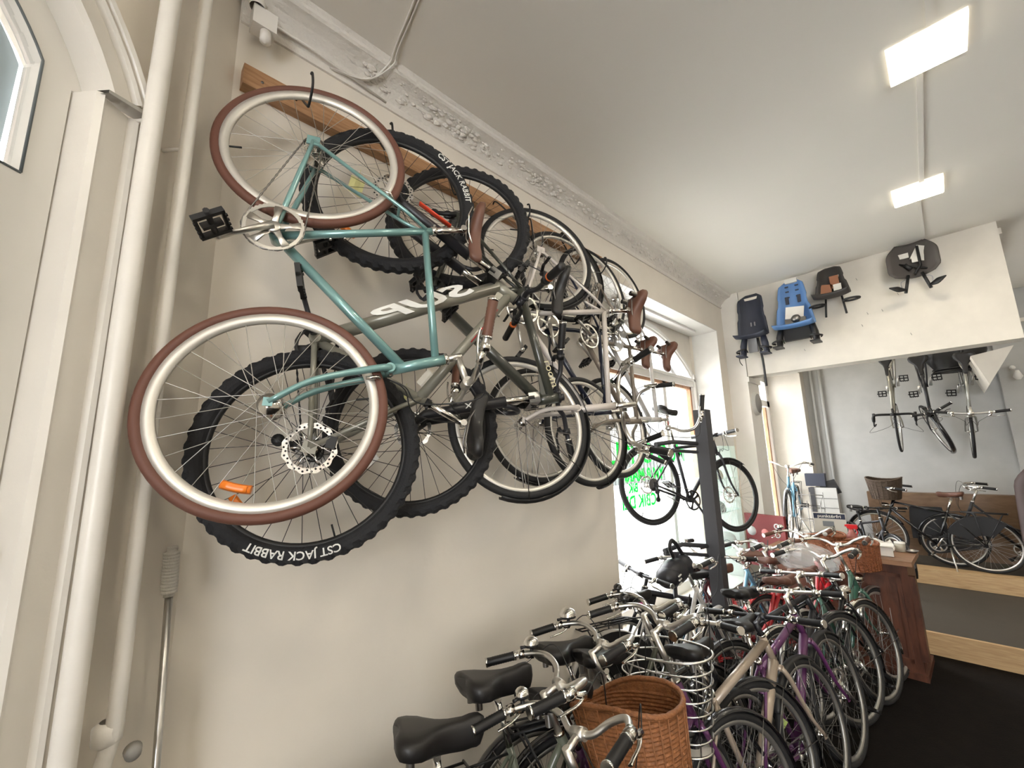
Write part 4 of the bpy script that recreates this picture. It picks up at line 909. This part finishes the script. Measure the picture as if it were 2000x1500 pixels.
t = thing('shoulder_bag', 'black shoulder bag hanging between the two platform bicycles', 'bag', (7.92, .36, .68))
b = MB(); b.grid([[Vector((-.07+.14*(j in (1, 2)), (-.17+.34*u)*(1 if z < .36 else .9), z)) for j in (0, 1, 2, 3) for u in ([0] if j == 0 else [0] if j == 1 else [1] if j == 2 else [1])] for z in (0, .1, .25, .40)], False, True); b.bx((-.068, -.155, 0), (.068, .155, .40)); b.bx((-.08, -.14, .26), (-.07, .14, .41)); b.build('bag_body', M('bag_black', (.012, .013, .016), .7), t)
t = thing('bicycle_child_seat', 'dark brown rounded child seat back at the right edge above the platform bicycle', 'child seat', (7.35, -.62, 1.15))
b = MB(); rows = []
for i in range(15):
    u = i/14; z = .50-u*.85; wd = .17*math.sin(min(1, u*3+.15)*PI/2)*(1+.25*u); rows.append([Vector((-.08*math.cos(a)-.10*u**3, wd*math.sin(a)*1.1, z)) for a in [-PI/2+PI*q_/12 for q_ in range(13)]])
b.grid(rows, True); so_ = b.build('seat_shell', M('brown_shell', (.05, .028, .024), .6), t, .012)
b = MB(); b.sphere((-.10, -.05, .16), .06, 10, (.5, 1, 1.2)); b.build('seat_cushion', M('orange_cushion', (.55, .28, .12), .8), t)
# bike outside
bike('light blue city bicycle standing on the raised sill of the second window', C=(7.57, 1.80, .62), R=floorR(PI+.12, .05), style='step', paint=blue_p, bar='city', g=B1(sh=.14), fenders=blackg, rack=steel, saddle=leather)

# ================================================================== CHILD SEATS ON THE BEAM
def seat_shell(w0, w1, h, mat, root, handle=False, perf=False, low=.16):
    b = MB(); rows = []; N = 22
    for i in range(N+1):
        u = i/N
        if u < .72: x = -.06-.03*math.sin(u*PI); z = h*(1-u/.72)
        else: q_ = (u-.72)/.28; x = -.09-.20*q_; z = -.02*math.sin(q_*PI)
        wd = (w0+(w1-w0)*min(1, u*1.35))/2
        if u < .12: wd *= math.sqrt(max(.25, 1-((.12-u)/.12)**2))
        if .30 < u < .42 and w1 > w0*1.2: wd *= .93
        rows.append([Vector((x-.085*abs(s)**2.2*(1 if u > .1 else u*10), wd*s, z)) for s in [-1+2*q_/12 for q_ in range(13)]])
    b.grid(rows, True); return b.build('seat_shell', mat, root, .012)
def leg_cup(root, s, mat, x, y, z0, z1, cup=True):
    b = MB(); b.tube([(x, y*s, z0), (x-.02, (y+.02)*s, (z0+z1)/2), (x-.02, (y+.03)*s, z1)], [.03, .036, .03], 10, flat=(1, 1.4))
    b.box((x-.09, (y+.03)*s, z1-.01), (.17, .085, .016)); b.build('foot_rest', mat, root)
    b = MB(); b.tube(smooth([(x-.02, (y-.02)*s, z1+.05), (x-.10, (y-.02)*s, z1+.07), (x-.13, (y+.04)*s, z1+.06), (x-.08, (y+.09)*s, z1+.05), (x-.02, (y+.07)*s, z1+.05)], 4), .006, 6, flat=(1, 2)); b.build('foot_strap', black, root)
CG = 'child bicycle seats hanging on the white beam'
t = thing('child_seat', 'dark navy child bicycle seat with carry slot in its back, leftmost on the beam', 'child seat', (5.74, 1.49, 3.25), None, CG)
sh = seat_shell(.26, .34, .56, seat_navy, t)
b = MB(); b.box((-.085, 0, .50), (.02, .15, .03)); b.build('handle_slot', plaster, sh)
b = MB()
for s in (-1, 1): b.box((-.125, s*.02, .16), (.008, .014, .05))
b.build('strap_slot', seat_mid, sh)
for s in (-1, 1): leg_cup(t, s, seat_navy, -.16, .10, .0, -.24)
b = MB(); b.box((-.12, .03, -.10), (.03, .10, .18)); b.box((-.14, -.07, -.10), (.01, .012, .12)); b.build('mount_bracket', seat_mid, t)
b = MB(); b.tube(smooth([(-.12, -.03, -.02), (-.10, -.05, -.3), (-.09, -.05, -.62)]), .007, 6, flat=(1.8, .6)); b.tube(smooth([(-.14, .18, -.15), (-.12, .2, -.27), (-.1, .18, -.33)]), .005, 6); b.build('hanging_strap', black, t)
t = thing('child_seat', 'sky blue child bicycle seat with white label card, second from the left on the beam', 'child seat', (5.74, 1.045, 3.27), None, CG)
sh = seat_shell(.22, .39, .58, seat_blue, t)
b = MB(); b.box((-.085, 0, .565), (.05, .12, .05)); b.build('white_clip', paper, t)
b = MB()
for s in (-1, 1):
    for zz in (.50, .44, .37): b.box((-.102, s*.05, zz), (.01, .035, .014))
    for zz in range(6):
        for yy in (0, 1): b.box((-.112-.012*yy, s*(.11+.02*yy), .12+zz*.04), (.006, .008, .012))
    b.box((-.115, s*.06, .33), (.012, .035, .09))
b.build('strap_slot', seat_navy, sh)
b = MB(); b.box((-.19, -.01, .15), (.006, .18, .14), R=Matrix.Rotation(.15, 3, 'X')); b.build('label_card', paper, t)
b = MB(); b.box((-.19, -.01, .05), (.05, .20, .06)); b.sphere((-.21, -.02, .07), .05, 10); b.build('buckle', steel, t)
b = MB(); b.box((-.14, .0, -.09), (.06, .26, .14)); b.build('mount_bracket', black, t)
for s in (-1, 1): leg_cup(t, s, black, -.16, .15, -.0, -.23)
t = thing('child_seat', 'small dark brown front child seat with copper cushion and silver tag, third on the beam', 'child seat', (5.74, .67, 3.52), None, CG)
sh = seat_shell(.18, .32, .36, seat_dark, t)
b = MB(); b.box((-.13, .06, .10), (.02, .12, .10), R=Matrix.Rotation(.2, 3, 'X')); b.box((-.13, -.03, .16), (.02, .08, .14)); b.build('copper_cushion', M('copper_cloth', (.30, .13, .07), .8), t)
b = MB(); b.box((-.15, -.05, .09), (.01, .07, .07)); b.box((-.12, -.06, .22), (.01, .06, .03)); b.build('label_card', paper, t)
b = MB()
for s in (-1, 1): b.tube([(-.12, s*.07, .0), (-.14, s*.09, -.22)], .010, 8)
b.build('leg_bar', black, t)
for s in (-1, 1):
    b = MB(); b.tube([Vector((-.16+.05*math.cos(a), s*.15+.07*math.sin(a), -.08)) for a in [2*PI*q_/20 for q_ in range(20)]], .012, 8, closed=True); b.build('foot_loop', black, t)
t = thing('child_seat', 'round grey-brown child seat with splayed foot rests, alone at the right of the beam', 'child seat', (5.74, .01, 3.53), None, CG)
b = MB(); rows = []
for i in range(16):
    u = i/15; a_ = u*PI; hh = .37*(1-u); wd = .185*(math.sin(min(1, .42+u*1.2)*PI/2)); wd *= (1 if u < .85 else 1-.25*(u-.85)/.15)
    rows.append([Vector((-.05-.14*(1-math.cos(abs(s)*PI/2))*min(1, .25+u*2)-.03*u, wd*s, hh)) for s in [-1+2*q_/12 for q_ in range(13)]])
b.grid(rows, True); b.build('seat_shell', M('shell_brown_grey', (.085, .075, .07), .7), t, .014)
b = MB(); b.box((-.10, .07, .24), (.02, .10, .05)); b.box((-.10, -.07, .23), (.02, .12, .14), R=Matrix.Rotation(.5, 3, 'X')); b.box((-.12, -.02, .17), (.02, .05, .05)); b.build('pad', paper, t)
b = MB(); b.tube([(-.13, -.05, .30), (-.13, -.05, .10), (-.13, .0, .02)], .012, 8, flat=(1, 1.6)); b.tube([(-.13, .06, .14), (-.13, .02, .08)], .018, 8); b.tube([(-.12, .10, .16), (-.12, -.10, .05)], .010, 8); b.build('harness', black, t)
for s in (-1, 1):
    b = MB(); b.tube([(-.14, s*.05, .02), (-.17, s*.09, -.16)], .013, 10); b.build('leg_bar', black, t)
    b = MB(); b.tube(smooth([(-.17, s*.08, -.13), (-.22, s*.14, -.12), (-.26, s*.20, -.10)]), [.012, .014, .018, .022, .026, .03, .032, .03, .026, .022, .016, .012, .006][:13], 8, flat=(.45, 1)); b.build('foot_rest', black, t)
    b = MB(); b.tube(smooth([(-.15, s*.07, -.02), (-.18, s*.11, -.05), (-.19, s*.11, -.11)]), .004, 6); b.build('foot_strap', seat_mid, t)
for y, z in ((.42, 3.28), (.30, 3.28), (.46, 3.68), (.16, 3.42), (1.02, 3.0), (.48, 3.16), (.12, 2.98)):
    b = MB(); b.tube(smooth([(0, 0, 0), (-.025, 0, -.005), (-.03, .006, .015)]), .0022, 6); o = b.build('wall_screw', steel); o.location = (5.75, y, z); tag(o, 'small bare screw in the white beam between the child seats', 'screw', 'bare screws in the beam')
# clock-like plaque on pier
t = thing('round_plaque', 'round grey plaque hanging on the white pier under the beam', 'plaque', (5.93, 1.66, 2.46))
b = MB(); b.lathe([(0, -.035), (.13, -.035), (.145, -.025), (.15, 0)], 'Y', (0, 0, 0), 32); b.build('plaque_rim', M('plaque_white', (.6, .6, .57), .4), t)
b = MB(); b.lathe([(0, -.038), (.122, -.038), (.122, -.03)], 'Y', (0, 0, 0), 32); b.build('plaque_face', M('plaque_grey', (.27, .265, .255), .6), t)
t = thing('emergency_lamp', 'small white wall lamp on the far wall corner under the stair soffit', 'lamp', (8.40, -.68, 2.82))
b = MB(); b.tube([(0, 0, 0), (-.10, 0, .02)], .012, 8); b.sphere((-.11, 0, .02), .03, 10); b.lathe([(.02, -.14), (.045, -.10), (.02, -.02)], 'Z', (-.11, -.03, 0), 14); b.build('lamp_head', frame_w, t)

# ================================================================== DESK AND SMALL THINGS
t = thing('wooden_chest', 'reddish brown panelled wooden counter at the end of the bicycle row', 'counter', (5.2, .76, 0), Matrix.Rotation(-.03, 3, 'Z'))
b = MB(); b.bx((-.24, -.36, .04), (.24, .62, .88)); b.bx((-.26, -.38, 0), (.26, .64, .05)); b.build('body', mahog, t)
b = MB(); b.bx((-.255, -.31, .12), (-.24, -.28, .80)); b.bx((-.255, -.31, .78), (-.24, .55, .81)); b.bx((-.255, -.31, .12), (-.24, .55, .15)); b.bx((-.25, -.40, .15), (-.2, -.36, .8)); b.build('panel_moulding', mahog, t)
b = MB(); b.bx((-.28, -.40, .88), (.28, .66, .92)); b.build('top', desktop_m, t)
TZ = .922
t = thing('spray_bottle', 'red spray bottle with liquid standing on the wooden counter', 'bottle', (5.22, .78, TZ))
b = MB(); b.lathe([(0, 0), (.05, 0), (.055, .02), (.055, .07), (.045, .12), (.022, .16), (.02, .18), (0, .18)], 'Z', (0, 0, 0), 20); b.build('bottle_body', M('bottle_pink', (.42, .14, .12), .3, alpha=.8), t)
b = MB(); b.bx((-.02, -.05, .19), (.02, .03, .225)); b.tube([(0, 0, .17), (0, 0, .2)], .02, 12); b.tube(smooth([(0, -.03, .19), (0, -.045, .16), (0, -.035, .13)]), .006, 8); b.tube([(0, .03, .212), (0, .045, .212)], .01, 10); b.build('trigger_head', redl, t)
t = thing('carton_box', 'small open white cardboard box on the front edge of the counter', 'box', (5.10, .60, TZ), Matrix.Rotation(.1, 3, 'Z'))
b = MB(); b.bx((-.07, -.11, 0), (-.066, .11, .075)); b.bx((.066, -.11, 0), (.07, .11, .075)); b.bx((-.07, -.11, 0), (.07, -.106, .075)); b.bx((-.07, .106, 0), (.07, .11, .075)); b.bx((-.07, -.11, 0), (.07, .11, .004)); b.build('box_body', paper, t)
b = MB(); b.box((-.085, 0, .078), (.04, .22, .003), R=Matrix.Rotation(.3, 3, 'Y')); b.box((.03, 0, .082), (.09, .24, .003), R=Matrix.Rotation(-.15, 3, 'Y')); b.bx((-.0715, -.04, .03), (-.0705, .02, .036)); b.build('box_flap', paper, t)
b = MB(); random.seed(9)
b.grid([[Vector((.12*(i/8-.5)+.01*random.random(), .2*(j/8-.5), .05+.05*random.random()*(1 if 0 < i < 8 and 0 < j < 8 else -.8))) for j in range(9)] for i in range(9)], False)
o = b.build('crumpled_bag', paper, None, .002); o.location = (5.33, .60, TZ-.003); tag(o, 'crumpled white paper bag lying behind the open carton', 'bag')
t = thing('glass_jar', 'small beige jar with lid beside the crumpled paper bag', 'jar', (5.36, .46, TZ)); b = MB(); b.lathe([(0, 0), (.035, 0), (.038, .05), (.036, .07), (0, .07)], 'Z', (0, 0, 0), 18); b.build('jar_body', M('jar_beige', (.45, .42, .34), .4), t); b = MB(); b.lathe([(.04, .07), (.04, .082), (0, .084)], 'Z', (0, 0, 0), 18); b.build('lid', paper, t)
t = thing('tin_dish', 'shallow metal dish near the right corner of the counter', 'dish', (5.36, .60-.2, TZ)); b = MB(); b.lathe([(0, .003), (.03, .003), (.045, .02), (.047, .02), (.032, 0), (0, 0)], 'Z', (0, 0, 0), 20); b.build('dish', steel, t); t.location.y = .385
# poster holder
t = thing('poster_stand', 'white poster with dark blue header strip standing behind the counter', 'poster', (6.45, 1.16, 0), Matrix.Rotation(.1, 3, 'Z'))
b = MB(); b.bx((-.15, -.15, .62), (.15, .15, .66)); b.tube([(0, 0, 0), (0, 0, .64)], .02, 10); b.bx((-.15, -.15, 0), (.15, .15, .03)); b.build('stand', post_m, t)
b = MB(); b.bx((-.006, -.16, .66), (.006, .16, 1.10)); b.build('poster_sheet', paper, t)
b = MB(); b.bx((-.008, -.155, 1.03), (-.0062, .155, 1.09)); b.bx((-.008, -.155, .72), (-.0062, .155, .76)); b.build('header_strip', M('print_navy', (.03, .04, .08), .6), t)
b = MB(); b.bx((-.008, -.04, .94), (-.0062, .07, 1.0)); b.build('printed_picture', M('print_grey', (.25, .27, .3), .6), t)
place_text('punktérfri', .05, white_ink, lambda x, y, z: Vector((-.0085-z, -x, 1.058+y)), t, bold=.0012, sx=1.15)
# red display
t = thing('counter_display', 'dark red display board with round and heart shaped stickers behind the bicycle row', 'display board', (5.32, 1.56, .62), Matrix.Rotation(-.25, 3, 'Z'))
b = MB(); b.bx((-.02, -.23, 0), (.02, .2, .55)); b.bx((-.03, -.25, 0), (.10, .22, .03)); b.build('board', M('display_red', (.20, .02, .022), .5), t)
b = MB()
for y, z, r_ in ((.12, .36, .045), (-.02, .36, .04)): b.lathe([(0, -.024), (r_, -.024), (r_, -.02)], 'X', (0, y, z), 20)
b.build('heart_sticker', M('sticker_pink', (.7, .25, .25), .5), t)
b = MB(); b.lathe([(0, -.025), (.05, -.025), (.05, -.02)], 'X', (0, .13, .365), 20); b.bx((-.024, .08, .16), (-.02, .17, .27))
for z in (.44, .35, .26): b.lathe([(.018, -.024), (.03, -.024), (.03, -.02)], 'X', (0, -.15, z), 16)
b.build('white_sticker', M('sticker_white', (.6, .6, .6), .5), t)
# glass display case by the jamb
t = thing('display_case', 'tall glass display case with white top beside the window jamb', 'display case', (5.12, 1.98, .38))
b = MB(); b.bx((-.3, -.17, 1.55), (.33, .2, 1.68)); b.build('case_top', frame_w, t)
b = MB(); b.bx((-.3, -.17, 0), (.33, .2, .06)); b.build('case_base', frame_w, t)
b = MB(); b.bx((-.3, -.17, .06), (-.296, .2, 1.55)); b.bx((-.3, -.17, .06), (.33, -.166, 1.55)); b.bx((.326, -.17, .06), (.33, .2, 1.55))
b.build('case_glass', M('case_glass', (.75, .88, .84), .05, alpha=.25), t)
for z in (.45, .82, 1.18):
    b = MB(); b.bx((-.29, -.16, z), (.32, .19, z+.008)); b.build('shelf', M('shelf_glass', (.6, .8, .74), .1, alpha=.5), t)
for i, (x, z, m, lab) in enumerate(((-.12, .828, post_m, 'dark grey helmet on the middle shelf of the glass case'), (.1, .458, M('helmet_light', (.5, .5, .5), .5), 'light grey helmet on the lowest shelf of the glass case'), (-.1, 1.188, M('tan_item', (.4, .25, .15), .6), 'tan helmet on the top shelf of the glass case'))):
    b = MB(); b.lathe([(.12, 0), (.125, .03), (.11, .08), (.07, .115), (0, .125)], 'Z', (0, 0, 0), 18); o = b.build('bicycle_helmet', m); o.location = (5.12+x, 1.95, .38+z); tag(o, lab, 'helmet', 'helmets in the glass case')
# stand with monitors near the back corner
t = thing('slatted_display', 'white and black slatted stand in the corner beside the second window', 'display stand', (7.6, 1.38, .37))
b = MB(); b.bx((-.08, -.16, 0), (.08, .1, .95)); b.build('stand_body', M('stand_white', (.55, .55, .53), .5), t)
b = MB()
for i in range(6): b.bx((-.085, -.16, .15+i*.13), (-.08, .1, .155+i*.13))
b.bx((-.09, .10, 0), (.09, .17, .95)); b.build('slat_lines', post_m, t)
t = thing('speaker_box', 'square black panel above the slatted stand at left', 'monitor', (7.6, 1.46, 1.36)); b = MB(); b.bx((-.06, -.12, -.02), (.06, .12, .16)); b.build('panel_body', seat_navy, t)
t = thing('speaker_box', 'tilted black panel right of the slatted stand', 'monitor', (7.6, 1.27, 1.22), Matrix.Rotation(-.35, 3, 'X')); b = MB(); b.bx((-.03, -.10, 0), (.03, .10, .20)); b.build('panel_body', black, t); b = MB(); b.tube([(0, .05, .1), (0, .2, .15)], .02, 8); b.build('bracket', black, t)
t = thing('wire_rack', 'small white wire brochure rack at the foot of the second window', 'rack', (7.2, 1.50, .37))
b = MB()
for z in (.2, .38, .56, .74): b.tube([(-.12, -.15, z), (-.12, .15, z), (.12, .15, z+.12), (.12, -.15, z+.12)], .005, 6, closed=True)
for y in (-.15, 0, .15): b.tube([(-.12, y, 0), (-.12, y, .8)], .005, 6); b.tube([(.12, y, 0), (.12, y, .9)], .005, 6)
b.build('wire_frame', steel, t)
b = MB(); b.box((0, 0, 0), (.004, .075, .12), R=Matrix.Rotation(.5, 3, 'X')); o = b.build('price_card', lime); o.location = (2.72, .86, .42); tag(o, 'lime green price card between the wheels of the black and beige bicycles', 'card')
b = MB(); random.seed(11); rows = []
for i in range(12):
    rows.append([Vector(((.16+.03*random.random())*math.cos(a)*math.sin(PI*(i+.5)/12), (.2+.04*random.random())*math.sin(a)*math.sin(PI*(i+.5)/12), .13*math.cos(PI*(i+.5)/12))) for a in [2*PI*q_/16 for q_ in range(16)]])
b.grid(rows, False, True); o = b.build('plastic_wrap', plastic_clear); o.location = (4.35, .98, .95); tag(o, 'crumpled clear plastic wrapping over a saddle in the middle of the row', 'plastic wrap')
